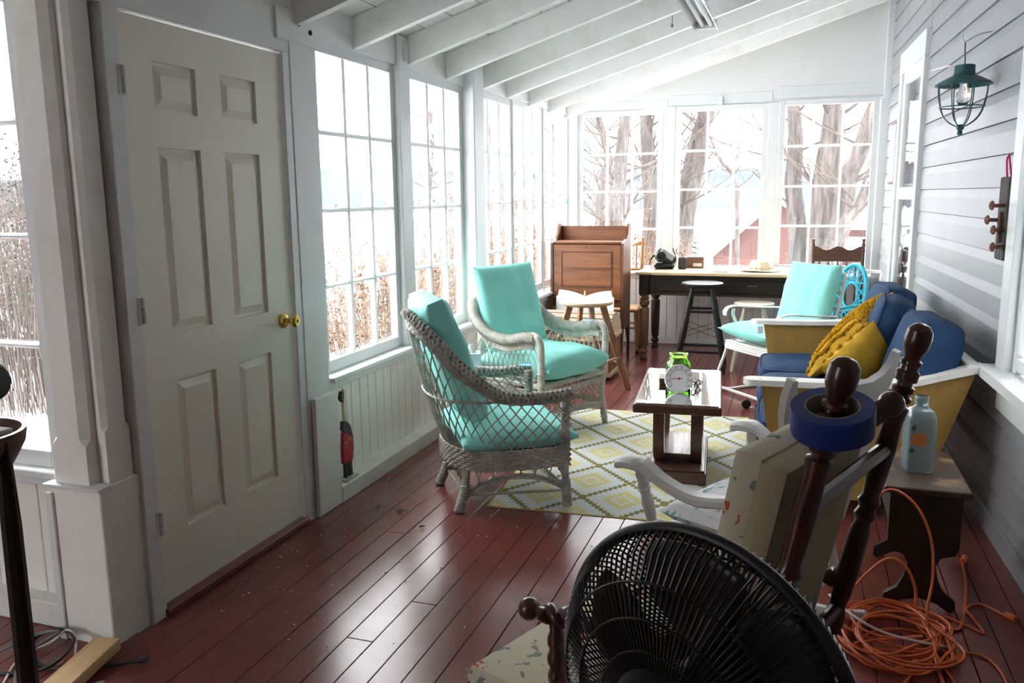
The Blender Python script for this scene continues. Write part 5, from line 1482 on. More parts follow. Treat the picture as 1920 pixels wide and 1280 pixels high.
# ================================================================== white painted rocking chair
def _floral(name, base, spots, leaf, scale=9.0):
    """printed cotton: scattered blossoms and leaves"""
    m, nt, b = _new(name)
    tc = _n(nt, 'ShaderNodeTexCoord')
    vo = _n(nt, 'ShaderNodeTexVoronoi'); vo.inputs['Scale'].default_value = scale
    no = _n(nt, 'ShaderNodeTexNoise'); no.inputs['Scale'].default_value = scale*2.6; no.inputs['Detail'].default_value = 3
    mixv = _n(nt, 'ShaderNodeMixRGB'); mixv.inputs[0].default_value = 0.10
    nt.links.new(tc.outputs['Object'], no.inputs['Vector']); nt.links.new(tc.outputs['Object'], mixv.inputs[1]); nt.links.new(no.outputs['Color'], mixv.inputs[2])
    nt.links.new(mixv.outputs[0], vo.inputs['Vector'])
    r1 = _n(nt, 'ShaderNodeValToRGB'); r1.color_ramp.interpolation = 'CONSTANT'
    e = r1.color_ramp.elements; e[0].position = 0; e[0].color = (*spots, 1); e[1].position = 0.26; e[1].color = (*base, 1)
    nt.links.new(vo.outputs['Distance'], r1.inputs[0])
    v2 = _n(nt, 'ShaderNodeTexVoronoi'); v2.inputs['Scale'].default_value = scale*1.5
    mp = _n(nt, 'ShaderNodeMapping'); mp.inputs['Scale'].default_value = (1, 0.45, 1); mp.inputs['Rotation'].default_value = (0.3, 0.4, 0.7)
    nt.links.new(mixv.outputs[0], mp.inputs[0]); nt.links.new(mp.outputs[0], v2.inputs['Vector'])
    lt_ = _n(nt, 'ShaderNodeMath', operation='LESS_THAN'); lt_.inputs[1].default_value = 0.27
    nt.links.new(v2.outputs['Distance'], lt_.inputs[0])
    mx = _n(nt, 'ShaderNodeMixRGB'); mx.inputs[2].default_value = (*leaf, 1)
    nt.links.new(lt_.outputs[0], mx.inputs[0]); nt.links.new(r1.outputs[0], mx.inputs[1])
    nt.links.new(mx.outputs[0], b.inputs['Base Color']); b.inputs['Roughness'].default_value = 0.85
    MATS[name] = m
_floral('floral_teal', (0.62, 0.62, 0.62), (0.62, 0.50, 0.50), (0.16, 0.34, 0.33), 13)
_floral('floral_cream', (0.66, 0.60, 0.44), (0.60, 0.10, 0.06), (0.22, 0.28, 0.22), 11)
wk = thing('rocking_chair', 'white painted rocking chair with scalloped crest and floral cushion', 'rocking chair', (1.985, 2.79, 0), RAD(150))
wk.scale = (0.76, 1, 1)
MB().box((0.02, 0, 0.355), (0.50, 0.54, 0.035), 0.010).build('seat', 'grey_white', wk)
for s in (-1, 1):
    # arm: broad flat paddle that dips towards the back
    pth = bez([(0.395, 0.325*s, 0.590), (0.33, 0.325*s, 0.602), (0.25, 0.322*s, 0.598), (0.15, 0.315*s, 0.560), (0.0, 0.305*s, 0.535), (-0.16, 0.295*s, 0.555), (-0.27, 0.285*s, 0.575)], 7)
    vs = []; fs = []; m_ = len(pth)
    for i, p in enumerate(pth):
        t = i/(m_-1)
        w_ = 0.045*math.sqrt(max(0.08, 1-(1-t/0.06)**2)) if t < 0.06 else (0.045 if t < 0.26 else 0.030 if t > 0.34 else 0.045-0.015*(t-0.26)/0.08)
        hh = 0.017
        ring = [(-w_, -hh*0.6), (-w_, hh*0.4), (-w_*0.7, hh), (w_*0.7, hh), (w_, hh*0.4), (w_, -hh*0.6), (w_*0.7, -hh), (-w_*0.7, -hh)]
        vs += [(p.x, p.y+dy, p.z+dz) for dy, dz in ring]
    for i in range(m_-1):
        for k in range(8):
            l = (k+1) % 8
            fs.append((i*8+k, i*8+l, i*8+8+l, i*8+8+k))
    fs += [tuple(range(8)), tuple(len(vs)-1-k for k in range(8))]
    MB().add(vs, fs).build('arm', 'grey_white', wk, 40)
    tp_ = MB(); turned(tp_, (0.255, 0.27*s, 0.37), (0.285, 0.322*s, 0.588), [(0.018, 0), (0.024, 0.08), (0.016, 0.16), (0.020, 0.20), (0.024, 0.45), (0.018, 0.62), (0.025, 0.66), (0.018, 0.70), (0.025, 0.74), (0.019, 0.80), (0.022, 0.9), (0.018, 1.0)])
    tp_.build('arm_post', 'grey_white', wk)
    for x0, x1 in ((0.22, 0.27), (-0.20, -0.25)):
        lg = MB(); turned(lg, (x1, 0.26*s, 0.055), (x0, 0.24*s, 0.345), [(0.014, 0), (0.018, 0.2), (0.014, 0.3), (0.020, 0.5), (0.015, 0.75), (0.019, 0.85), (0.016, 1)]); lg.build('leg', 'grey_white', wk)
    rk = bez([(0.46, 0.26*s, 0.075), (0.30, 0.26*s, 0.035), (0.10, 0.26*s, 0.016), (-0.10, 0.26*s, 0.016), (-0.26, 0.26*s, 0.032), (-0.38, 0.26*s, 0.06)], 6)
    MB().tube(rk, 0.020, 8, squash=0.7).build('rocker', 'grey_white', wk)
for xx, zz in ((0.25, 0.17), (-0.235, 0.17)): MB().tube([(xx, -0.25, zz), (xx, 0.25, zz)], 0.012, 8).build('stretcher', 'grey_white', wk)
# the back, drawn in its own leaning plane (x across, y up)
Mk = frame((-0.245, 0, 0.37), (0, 1, 0), (-0.28, 0, 0.96))
crest = [(-0.26, 0.40), (0.26, 0.40), (0.285, 0.415), (0.30, 0.46), (0.322, 0.50), (0.335, 0.56), (0.325, 0.615), (0.30, 0.612), (0.285, 0.575), (0.25, 0.545), (0.18, 0.53), (0.10, 0.535), (0.0, 0.545), (-0.10, 0.535), (-0.18, 0.53), (-0.25, 0.545), (-0.285, 0.575), (-0.30, 0.612), (-0.325, 0.615), (-0.335, 0.56), (-0.322, 0.50), (-0.30, 0.46), (-0.285, 0.415)]
MB().prism(crest, 0.028, Mk).build('crest_rail', 'grey_white', wk, 30)
for s in (-1, 1):
    st_ = [(0.235*s, 0.0), (0.275*s, 0.0), (0.28*s, 0.12), (0.30*s, 0.19), (0.305*s, 0.26), (0.285*s, 0.32), (0.278*s, 0.42), (0.235*s, 0.42)]
    if s < 0: st_ = st_[::-1]
    MB().prism(st_, 0.024, Mk).build('side_stile', 'grey_white', wk, 30)
for k in range(5):
    MB().box((-0.17+0.085*k, 0.20, 0.012), (0.05, 0.42, 0.010), 0.003, Mk).build('back_slat', 'grey_white', wk)
MB().cushion((0.47, 0.50, 0.12), TR((0.03, 0, 0.425)), n=16, edge=0.5, wrinkle=0.006, seed=61, corner=0.05).build('seat_cushion', 'floral_teal', wk, 60)

# ================================================================== dark turned rocking chair in front
dr_ = thing('rocking_chair', 'dark turned-wood rocking chair with rope-twist rails and ball finials', 'rocking chair', (1.83, 1.82, 0))
O = Vector((1.83, 1.82, 0))
def W(*p): return Vector(p)-O
postprof = [(0.020, 0), (0.022, 0.06), (0.017, 0.10), (0.024, 0.13), (0.024, 0.16), (0.017, 0.19), (0.021, 0.23), (0.024, 0.30), (0.022, 0.42), (0.017, 0.45), (0.024, 0.47), (0.018, 0.49), (0.025, 0.51), (0.018, 0.53), (0.021, 0.57), (0.023, 0.66), (0.020, 0.74), (0.023, 0.770), (0.023, 0.778), (0.016, 0.782), (0.016, 0.790), (0.022, 0.794), (0.023, 0.804), (0.017, 0.808), (0.017, 0.816), (0.022, 0.820), (0.023, 0.832), (0.016, 0.836), (0.016, 0.846), (0.023, 0.850), (0.024, 0.872), (0.019, 0.878), (0.018, 0.890), (0.022, 0.894), (0.022, 0.902), (0.016, 0.906), (0.018, 0.918), (0.0255, 0.94), (0.0270, 0.962), (0.0250, 0.982), (0.016, 0.995), (0.006, 1.0)]
near_a, near_b = (2.02, 1.51, 0.38), (2.180, 1.474, 1.195)
far_a, far_b = (2.185, 1.94, 0.38), (2.345, 1.904, 1.195)
for a, b in ((near_a, near_b), (far_a, far_b)):
    m = MB(); turned(m, W(*a), W(*b), postprof, 24); m.build('back_post', 'dark_turned', dr_, 28)
def ropetwist(mb, a, b, R, turns, strands=2, n=8):
    a = Vector(a); b = Vector(b); M, L = aim(a, b)
    mb.tube([a, b], R*0.5, 8)
    for s in range(strands):
        pts = []
        N_ = int(turns*12)
        for i in range(N_+1):
            t = i/N_; an = 2*PI*turns*t+2*PI*s/strands
            pts.append(M @ Vector((R*0.56*math.cos(an), R*0.56*math.sin(an), L*t)))
        mb.tube(pts, R*0.58, n)
    return mb
def at(a, b, t): return Vector(a).lerp(Vector(b), t)
for t, R_ in ((0.80, 0.021), (0.66, 0.017), (0.18, 0.016)):
    m = MB(); p, q = at(near_a, near_b, t)-O, at(far_a, far_b, t)-O
    if t == 0.80:
        m.tube([p, q], 0.012, 8)
        for k in range(22):
            c = p.lerp(q, 0.10+0.66*k/21); m.lathe([(0.013, -0.0055), (0.019, -0.003), (0.021, 0), (0.019, 0.003), (0.013, 0.0055)], 16, aim(c, q)[0])
        m.ball(p.lerp(q, 0.86), 0.028, 14); m.ball(p.lerp(q, 0.03), 0.024, 12)
        m.build('top_rail', 'dark_turned', dr_, 30)
    else:
        m.tube([p, q], R_, 10); m.build('back_rail', 'dark_turned', dr_)
fdir = Vector((-0.93, 0.37, 0)).normalized(); bdir = Vector((0.354, 0.935, 0)).normalized()
for s, base in ((-1, near_a), (1, far_a)):
    st = at(base, near_b if s < 0 else far_b, 0.27)-O
    en = (Vector((1.555, 1.685, 0.545)) if s < 0 else Vector((1.765, 2.235, 0.545)))-O
    d = (en-st).normalized()
    m = MB(); ropetwist(m, st, en-d*0.040, 0.022, 6.0); m.build('twisted_arm', 'dark_turned', dr_, 60)
    m = MB(); m.tube([en-d*0.05, en-d*0.02], [0.014, 0.010], 10); m.ball(en, 0.0265, 16); m.build('arm_ball', 'dark_turned', dr_, 60)
    q = en-d*0.075; ft = Vector((q.x+0.01, q.y, 0.30))
    m = MB(); turned(m, ft, q-Vector((0, 0, 0.012)), [(0.016, 0), (0.024, 0.06), (0.018, 0.14), (0.026, 0.20), (0.026, 0.28), (0.018, 0.36), (0.025, 0.42), (0.025, 0.48), (0.019, 0.54), (0.025, 0.60), (0.024, 0.66), (0.018, 0.72), (0.023, 0.78), (0.022, 0.84), (0.016, 0.9), (0.018, 1)], 14)
    m.build('arm_post', 'dark_turned', dr_, 50)
    m = MB(); turned(m, Vector((ft.x, ft.y, 0.055)), ft, [(0.014, 0), (0.020, 0.3), (0.015, 0.5), (0.022, 0.7), (0.018, 1)]); m.build('front_leg', 'dark_turned', dr_)
    bb = Vector(base)-O
    m = MB(); turned(m, Vector((bb.x-0.03, bb.y, 0.06)), bb, [(0.014, 0), (0.020, 0.3), (0.015, 0.5), (0.022, 0.7), (0.020, 1)]); m.build('rear_leg', 'dark_turned', dr_)
    m = MB(); m.tube([Vector((ft.x, ft.y, 0.33)), Vector((bb.x, bb.y, 0.33))], 0.018, 8); m.build('seat_rail', 'dark_turned', dr_)
    rk = bez([(ft.x-0.16, ft.y+0.05, 0.075), (ft.x, ft.y, 0.040), ((ft.x+bb.x)/2, (ft.y+bb.y)/2, 0.018), (bb.x-0.02, bb.y, 0.046), (bb.x+0.22, bb.y-0.08, 0.12)], 8)
    MB().tube(rk, 0.022, 8, squash=0.7).build('rocker', 'dark_turned', dr_)
cs = (Vector((1.79, 1.825, 0.352)))-O
Ms = frame(cs, -fdir, bdir)
MB().box((0, 0, -0.035), (0.52, 0.50, 0.02), 0.004, Ms).build('seat_deck', 'dark_turned', dr_)
boxed(dr_, 0.60, 0.54, 0.055, Ms, 71, 'seat_cushion', 'floral_cream', pipe=False, crown=0.012)
plain('cushion_back', (0.40, 0.34, 0.20), 0.85, var=0.15, scale=6, bump=0.3, bscale=10)
upb = Vector((0.19, -0.045, 0.98)).normalized()
mid = ((Vector(near_a)+Vector(far_a))/2)-O
cb_ = boxed(dr_, 0.46, 0.56, 0.050, frame(mid+upb*0.335+fdir*0.070, bdir, upb), 72, 'back_cushion', 'cushion_back', pipe=False, crown=0.02)
boxed(dr_, 0.455, 0.570, 0.050, frame(mid+upb*0.345+fdir*0.122, bdir, upb), 73, 'cushion_front', 'floral_cream', pipe=False, crown=0.02)

# ---------------- roll of blue painter's tape hung over the near post
tr_ = thing('tape_roll', "roll of dark blue painter's tape hung over the rocker's ball finial", 'tape', (2.161, 1.472, 1.090), rot=(RAD(15), RAD(-3), 0))
MB().lathe([(0.0445, -0.024), (0.0675, -0.024), (0.068, -0.022), (0.068, 0.022), (0.0675, 0.024), (0.0445, 0.024), (0.0445, -0.024)], 48).build('tape', 'painter_tape', tr_, 40)
MB().lathe([(0.0425, -0.0245), (0.0445, -0.0245), (0.0445, 0.0245), (0.0425, 0.0245), (0.0425, -0.0245)], 48).build('core', 'cardboard', tr_, 40)
# ================================================================== pedestal fan close to the camera
fn = thing('pedestal_fan', 'large black pedestal fan seen from behind, close to the camera', 'fan', (1.975, 0.975, 0))
FC = Vector((1.998, 1.019, 0.836)) - Vector((1.975, 0.975, 0))
fax = Vector((0.4455, 0.8934, 0.0593)).normalized()
MF = Matrix.Translation(FC) @ fax.to_track_quat('Z', 'Y').to_matrix().to_4x4()
MB().tube([MF @ Vector((0.213*math.cos(2*PI*k/72), 0.213*math.sin(2*PI*k/72), 0)) for k in range(72)], 0.0085, 10, closed=True).build('rim_ring', 'fan_black', fn, 60)
def cage(prof, nw, twist, r):
    m = MB()
    for k in range(nw):
        a0 = 2*PI*k/nw
        pts = []
        for i, (rr, z) in enumerate(prof):
            a = a0+twist*(1-rr/0.215)
            pts.append(MF @ Vector((rr*math.cos(a), rr*math.sin(a), z)))
        m.tube(pts, r, 4, caps=False)
    return m
backp = [(0.050, -0.088), (0.085, -0.090), (0.125, -0.086), (0.165, -0.070), (0.195, -0.042), (0.211, -0.012), (0.213, 0.0)]
frontp = [(0.045, 0.072), (0.085, 0.072), (0.130, 0.068), (0.170, 0.056), (0.200, 0.034), (0.215, 0.008), (0.216, 0.0)]
m = cage(backp, 120, 0.10, 0.0019)
for rr, z in ((0.088, -0.0905), (0.128, -0.087), (0.168, -0.0695)):
    m.tube([MF @ Vector((rr*math.cos(2*PI*k/60), rr*math.sin(2*PI*k/60), z)) for k in range(60)], 0.0018, 5, closed=True)
m.build('rear_grille', 'fan_black', fn, 0)
m = cage(frontp, 120, -0.25, 0.0019)
for rr, z in ((0.045, 0.072), (0.10, 0.0715), (0.155, 0.062)):
    m.tube([MF @ Vector((rr*math.cos(2*PI*k/60), rr*math.sin(2*PI*k/60), z)) for k in range(60)], 0.0018, 5, closed=True)
m.lathe([(0, 0.074), (0.045, 0.074), (0.045, 0.070), (0, 0.070)], 30, MF)
m.build('front_grille', 'fan_black', fn, 0)
for b in range(5):
    def bl(u, v, b=b):
        rr = 0.030+0.160*v
        wd = 0.45+0.55*math.sin(PI*min(1, v*0.75+0.1))
        a = 2*PI*b/5+(u-0.5)*wd*1.25+0.25*v
        return (MF @ Vector((rr*math.cos(a), rr*math.sin(a), 0.010-0.038*(u-0.5)*(1-0.3*v))))[:]
    o = MB().grid(bl, 9, 9).build('blade', 'black_plastic', fn, 60)
    md = o.modifiers.new('thickness', 'SOLIDIFY'); md.thickness = 0.002
MB().lathe([(0, 0.03), (0.030, 0.03), (0.036, 0.022), (0.036, -0.02), (0, -0.02)], 24, MF).build('hub', 'black_plastic', fn)
MB().lathe([(0.0, -0.205), (0.028, -0.204), (0.046, -0.195), (0.056, -0.175), (0.060, -0.14), (0.060, -0.10), (0.066, -0.092), (0.066, -0.080), (0.05, -0.078), (0, -0.078)], 30, MF).build('motor_housing', 'fan_black', fn, 40)
hp = MF @ Vector((0, 0, -0.14))
MB().tube([hp, (hp.x, hp.y, hp.z-0.10)], 0.022, 10).build('neck', 'fan_black', fn)
MB().tube([(hp.x, hp.y, hp.z-0.09), (hp.x, hp.y, 0.02)], 0.014, 12).build('pole', 'fan_black', fn)
MB().lathe([(0, 0.03), (0.03, 0.03), (0.10, 0.022), (0.19, 0.012), (0.20, 0.0), (0, 0.0)], 36, TR((hp.x, hp.y, 0))).build('base', 'fan_black', fn)

# ================================================================== stand with bottle, extension cord
stn = thing('side_stand', 'dark carved stand with a worn plank top beside the clapboard wall', 'table', (2.555, 3.32, 0))
MB().box((0, 0, 0.443), (0.275, 0.50, 0.024), 0.004).build('top', 'stand_top', stn)
wood('stand_dark', (0.012, 0.008, 0.006), (0.03, 0.018, 0.012), 0.5, axis='z', scale=8)
endp = [(-0.10, 0.0), (-0.118, 0.012), (-0.115, 0.045), (-0.075, 0.075), (-0.055, 0.12), (-0.045, 0.17), (-0.06, 0.20), (-0.105, 0.215), (-0.115, 0.24), (-0.115, 0.43), (0.115, 0.43), (0.115, 0.24), (0.105, 0.215), (0.06, 0.20), (0.045, 0.17), (0.055, 0.12), (0.075, 0.075), (0.115, 0.045), (0.118, 0.012), (0.10, 0.0), (0.055, 0.03), (0, 0.045), (-0.055, 0.03)]
for yy in (-0.20, 0.225):
    MB().prism(endp, 0.025, Matrix(((1, 0, 0, 0), (0, 0, -1, yy), (0, 1, 0, 0), (0, 0, 0, 1)))).build('end_board', 'stand_dark', stn, 0)
for s in (-1, 1): MB().box((s*0.10, 0, 0.36), (0.018, 0.40, 0.14), 0.003).build('side_apron', 'stand_dark', stn, 0)
MB().box((0, 0, 0.12), (0.05, 0.40, 0.02), 0.003).build('stretcher', 'stand_dark', stn, 0)
bt = thing('glass_bottle', 'tall square glass bottle with an orange painted flower on the stand', 'bottle', (2.545, 3.30, 0.455), RAD(8))
m, nt, b_ = _new('frosted_glass'); MATS['frosted_glass'] = m
b_.inputs['Base Color'].default_value = (0.36, 0.47, 0.50, 1); b_.inputs['Roughness'].default_value = 0.25; b_.inputs['Transmission Weight'].default_value = 0.55
def bot(u, v):
    prof = [(0.046, 0.0), (0.050, 0.006), (0.050, 0.19), (0.048, 0.205), (0.040, 0.225), (0.026, 0.238), (0.022, 0.245), (0.024, 0.25), (0.024, 0.275), (0.021, 0.278)]
    t = v*(len(prof)-1); i = min(int(t), len(prof)-2); q = t-i
    r = prof[i][0]*(1-q)+prof[i+1][0]*q; z = prof[i][1]*(1-q)+prof[i+1][1]*q
    a = 2*PI*u; k = 1.0
    if z < 0.23: k = 1/max(abs(math.cos(a))**6+abs(math.sin(a))**6, 1e-6)**(1/6)
    return (r*k*math.cos(a), r*k*math.sin(a), z)
bb = MB().grid(bot, 40, 28, True); bb.add([(0.048*math.cos(2*PI*k/40), 0.048*math.sin(2*PI*k/40), 0.001) for k in range(40)], [list(range(40))])
bb.build('body', 'frosted_glass', bt, 50)
plain('flower_paint', (0.50, 0.15, 0.04), 0.6, var=0.2, scale=40)
plain('leaf_paint', (0.03, 0.09, 0.07), 0.6)
fl_ = [(0.030*math.cos(2*PI*k/24)*(1+0.18*math.cos(5*2*PI*k/24)), 0.024*math.sin(2*PI*k/24)*(1+0.2*math.cos(5*2*PI*k/24))) for k in range(24)]
Mfl = Matrix(((1, 0, 0, -0.012), (0, 0, -1, -0.0502), (0, 1, 0, 0.125), (0, 0, 0, 1)))
MB().prism(fl_, 0.0012, Mfl).build('painted_flower', 'flower_paint', bt, 0)
for dx, dz in ((-0.034, 0.17), (-0.036, 0.085)):
    MB().prism([(0.009*math.cos(2*PI*k/10), 0.010*math.sin(2*PI*k/10)) for k in range(10)], 0.0012, Matrix(((1, 0, 0, dx), (0, 0, -1, -0.0502), (0, 1, 0, dz), (0, 0, 0, 1)))).build('painted_leaf', 'leaf_paint', bt, 0)
rnd = random.Random(21)
pts = [(2.27, 3.02, 0.02), (2.285, 3.0, 0.16), (2.32, 3.0, 0.294), (2.392, 3.0, 0.438), (2.445, 2.995, 0.467), (2.515, 2.99, 0.414), (2.56, 2.97, 0.313), (2.569, 2.94, 0.194), (2.55, 2.88, 0.10), (2.555, 2.83, 0.03), (2.575, 2.72, 0.010), (2.60, 2.60, 0.008), (2.62, 2.40, 0.008), (2.52, 2.22, 0.008), (2.38, 2.35, 0.010)]
for k in range(15):
    cx, cy = 2.45+rnd.uniform(-.04, .04), 2.80+rnd.uniform(-.06, .06)
    ax, ay = rnd.uniform(0.11, 0.18), rnd.uniform(0.12, 0.24); rot = rnd.uniform(-0.5, 0.3); z = 0.010+0.0036*k
    st = rnd.uniform(0, 0.6)
    for q in range(8):
        a = st+2*PI*q/8
        x, y = ax*math.cos(a), ay*math.sin(a)
        pts.append((cx+x*math.cos(rot)-y*math.sin(rot), cy+x*math.sin(rot)+y*math.cos(rot), max(0.007, z+rnd.uniform(-0.004, 0.008))))
pts += [(2.32, 2.704, 0.04), (2.462, 2.717, 0.03), (2.578, 2.783, 0.012), (2.704, 2.81, 0.007), (2.745, 2.70, 0.006), (2.72, 2.5, 0.006), (2.60, 2.45, 0.006), (2.56, 2.70, 0.012), (2.612, 3.033, 0.007), (2.69, 3.01, 0.007), (2.74, 2.97, 0.007), (2.72, 3.07, 0.012), (2.715, 3.14, 0.007), (2.77, 3.19, 0.007), (2.834, 3.123, 0.007)]
cord = thing('extension_cord', 'orange extension cord heaped in loops on the floor by the stand', 'cord', (2.35, 2.83, 0))
Mo = Matrix.Translation((-2.35, -2.83, 0))
MB().tube(bez(pts, 7), 0.0046, 6, M=Mo).build('cable', 'cord_orange', cord, 60)
pl = MB(); pl.tube([(2.834, 3.123, 0.010), (2.86, 3.10, 0.010)], 0.013, 8, M=Mo); pl.build('plug', 'cord_orange', cord)
c2 = thing('extension_cord', 'second orange cord arching up behind the heap towards the rocker', 'cord', (2.45, 3.02, 0))
MB().tube(bez([(2.27, 3.06, 0.006), (2.29, 3.05, 0.02), (2.32, 3.04, 0.055), (2.378, 3.04, 0.14), (2.437, 3.04, 0.199), (2.489, 3.03, 0.191), (2.528, 3.02, 0.12), (2.54, 2.98, 0.02), (2.60, 2.99, 0.006), (2.67, 2.985, 0.006), (2.74, 3.3, 0.006), (2.77, 3.55, 0.006)], 8), 0.005, 6, M=Matrix.Translation((-2.45, -3.02, 0))).build('cable', 'cord_orange', c2, 60)
MB().tube([(2.77, 3.55, 0.012), (2.785, 3.60, 0.012)], 0.012, 8, M=Matrix.Translation((-2.45, -3.02, 0))).build('plug', 'cord_orange', c2)
wc_ = MB().tube(bez([(-0.10, 0.07, 0.085), (-0.04, -0.06, 0.090), (0.05, -0.14, 0.082), (0.17, -0.13, 0.06), (0.28, -0.02, 0.006), (0.22, 0.06, 0.006)], 8), 0.0045, 6).build('white_cord', 'cord_white', None, 60)
wc_.location = (2.35, 2.87, 0.0); tag(wc_, 'white cord lying across the orange heap', 'cord')

# ================================================================== things on the clapboard wall
lp = thing('cage_lantern', 'teal enamel caged lantern hanging from a wall hook', 'lantern', (2.785, 4.505, 1.722))
MB().lathe([(0.0, 0.318), (0.040, 0.318), (0.044, 0.314), (0.044, 0.286), (0.048, 0.272), (0.070, 0.262), (0.108, 0.242), (0.121, 0.232), (0.122, 0.226), (0.118, 0.226), (0.105, 0.236), (0.066, 0.255), (0.040, 0.262), (0.0, 0.264)], 40).build('shade', 'lamp_green', lp, 40)
for k in range(8):
    a = 2*PI*k/8+0.2
    prof = [(0.110, 0.228), (0.108, 0.19), (0.101, 0.15), (0.088, 0.105), (0.066, 0.072), (0.036, 0.050), (0.012, 0.040)]
    MB().tube(bez([(r*math.cos(a), r*math.sin(a), z) for r, z in prof], 4), 0.0026, 6).build('cage_wire', 'lamp_green', lp)
MB().tube([(0.0955*math.cos(2*PI*k/36), 0.0955*math.sin(2*PI*k/36), 0.130) for k in range(36)], 0.003, 6, closed=True).build('cage_ring', 'lamp_green', lp)
MB().lathe([(0, 0.0), (0.010, 0.004), (0.013, 0.012), (0.009, 0.022), (0.016, 0.030), (0.018, 0.040), (0.010, 0.050), (0, 0.052)], 14).build('finial', 'lamp_green', lp)
plain('bulb_glass', (0.95, 0.95, 0.92), 0.03, trans=1.0)
MB().lathe([(0.0, 0.135), (0.020, 0.138), (0.031, 0.155), (0.034, 0.175), (0.028, 0.20), (0.018, 0.222), (0.015, 0.235), (0.014, 0.25), (0, 0.25)], 20).build('bulb', 'bulb_glass', lp, 60)
MB().lathe([(0.0, 0.232), (0.018, 0.232), (0.018, 0.264), (0, 0.264)], 14).build('socket', 'steel', lp)
MB().tube([(0, 0, 0.318), (-0.005, 0.010, 0.42)], 0.003, 6).build('hanger_rod', 'lamp_green', lp)
hk = MB(); a = RW(4.66, 2.205, 0.0); b = Vector((2.785, 4.52, 2.150))
hk.tube(bez([a, a.lerp(b, 0.5)+Vector((0, 0, 0.008)), b+Vector((0.006, 0.01, 0.0)), b+Vector((-0.004, 0.0, -0.006)), b+Vector((-0.014, 0.006, 0.008)), b+Vector((-0.016, 0.012, 0.03))], 6), 0.0035, 6)
tag(hk.build('wall_hook', 'white_metal'), 'bent white wall hook carrying the lantern', 'hook')
hk = MB(); a = RW(5.62, 2.184, -0.004); b = RW(5.93, 2.20, 0.05)
hk.tube([a, a.lerp(b, 0.6), b, b+Vector((-0.006, 0.01, 0.025))], 0.0035, 6)
tag(hk.build('wall_hook', 'white_metal'), 'empty white wall hook beside the storm door casing', 'hook')
pq = thing('spike_plaque', 'weathered wooden plaque with rusty spikes hanging on pink yarn', 'plaque', RW(4.03, 1.18, 0.022), RWA)
MB().box((0, 0, 0.17), (0.034, 0.145, 0.345), 0.006).build('board', 'plaque_wood', pq)
for (yy, zz, L_) in ((-0.035, 0.225, 0.055), (0.0, 0.165, 0.060), (-0.045, 0.125, 0.045), (-0.055, 0.055, 0.045)):
    MB().lathe([(0.008, 0), (0.008, L_-0.012), (0.019, L_-0.010), (0.020, L_-0.003), (0.012, L_+0.004), (0, L_+0.006)], 12, TR((-0.015, yy, zz), ry=-PI/2)).build('spike', 'rust', pq)
MB().box((-0.028, -0.03, 0.135), (0.014, 0.02, 0.13), 0.004).build('spike_shank', 'rust', pq)
MB().tube(bez([(0.0, -0.03, 0.335), (-0.004, 0.0, 0.40), (-0.004, 0.02, 0.43), (-0.004, 0.05, 0.41), (0.0, 0.04, 0.335)], 6), 0.004, 6).build('yarn_loop', 'pink_yarn', pq)
MB().lathe([(0.003, 0), (0.003, 0.02), (0.006, 0.021), (0, 0.024)], 8, TR((0.01, 0.02, 0.432), ry=-PI/2)).build('nail', 'steel', pq)
pc = thing('framed_picture', 'narrow red-edged picture hung beyond the storm door', 'picture', RW(7.64, 1.53, 0.018), RWA)
MB().box((0, 0, 0.245), (0.022, 0.34, 0.49), 0.003).build('frame', 'red_wood' if 'red_wood' in MATS else 'rust', pc)
MB().box((-0.012, 0, 0.245), (0.004, 0.30, 0.45), 0.001).build('sheet', 'cream_paint', pc)
wp = thing('storm_sash', 'loose glass sash leaning in the far corner', 'window sash', (2.66, 8.06, 0), RAD(-40))
Mw = frame((0, 0, 0.01), (1, 0, 0), (0, 0.10, 1))
for x in (-0.12, 0.12): MB().box((x, 0.39, 0), (0.03, 0.78, 0.025), 0.003, Mw).build('stile', 'white_trim', wp, 0)
for y in (0.015, 0.765): MB().box((0, y, 0), (0.21, 0.03, 0.025), 0.003, Mw).build('rail', 'white_trim', wp, 0)
MB().box((0, 0.39, 0), (0.215, 0.725, 0.004), 0, Mw).build('pane', 'window_glass', wp, 0)

# ================================================================== hanging light
hl = thing('hanging_shop_light', 'white trough light hung on chains under the rafters', 'ceiling light', (1.445, 5.40, 2.545))
sec = [(-0.076, 0.0), (-0.070, 0.030), (-0.045, 0.062), (-0.025, 0.070), (0.025, 0.070), (0.045, 0.062), (0.070, 0.030), (0.076, 0.0)]
tv = []; n_ = len(sec)
for yy in (-0.61, 0.61):
    tv += [(x, yy, z) for x, z in sec]+[(x*0.94, yy, z-0.004) for x, z in sec]
fs = []
for i in range(n_-1):
    fs += [(i, i+1, 2*n_+i+1, 2*n_+i), (n_+i+1, n_+i, 3*n_+i, 3*n_+i+1), (i+1, i, n_+i, n_+i+1), (2*n_+i, 2*n_+i+1, 3*n_+i+1, 3*n_+i)]
fs += [(0, n_, 3*n_, 2*n_), (n_-1, 2*n_-1+2*n_-n_+0, 4*n_-1, 2*n_-1)] if False else [(0, 2*n_, 3*n_, n_), (n_-1, 2*n_-1, 4*n_-1, 3*n_-1)]
MB().add(tv, fs).build('reflector', 'aluminium', hl, 40)
for x in (-0.028, 0.028):
    MB().tube([(x, -0.58, 0.030), (x, 0.58, 0.030)], 0.0125, 12).build('tube', 'paper_white', hl)
for yy in (-0.60, 0.60): MB().box((0, yy, 0.035), (0.13, 0.022, 0.06), 0.004).build('end_cap', 'white_metal', hl)
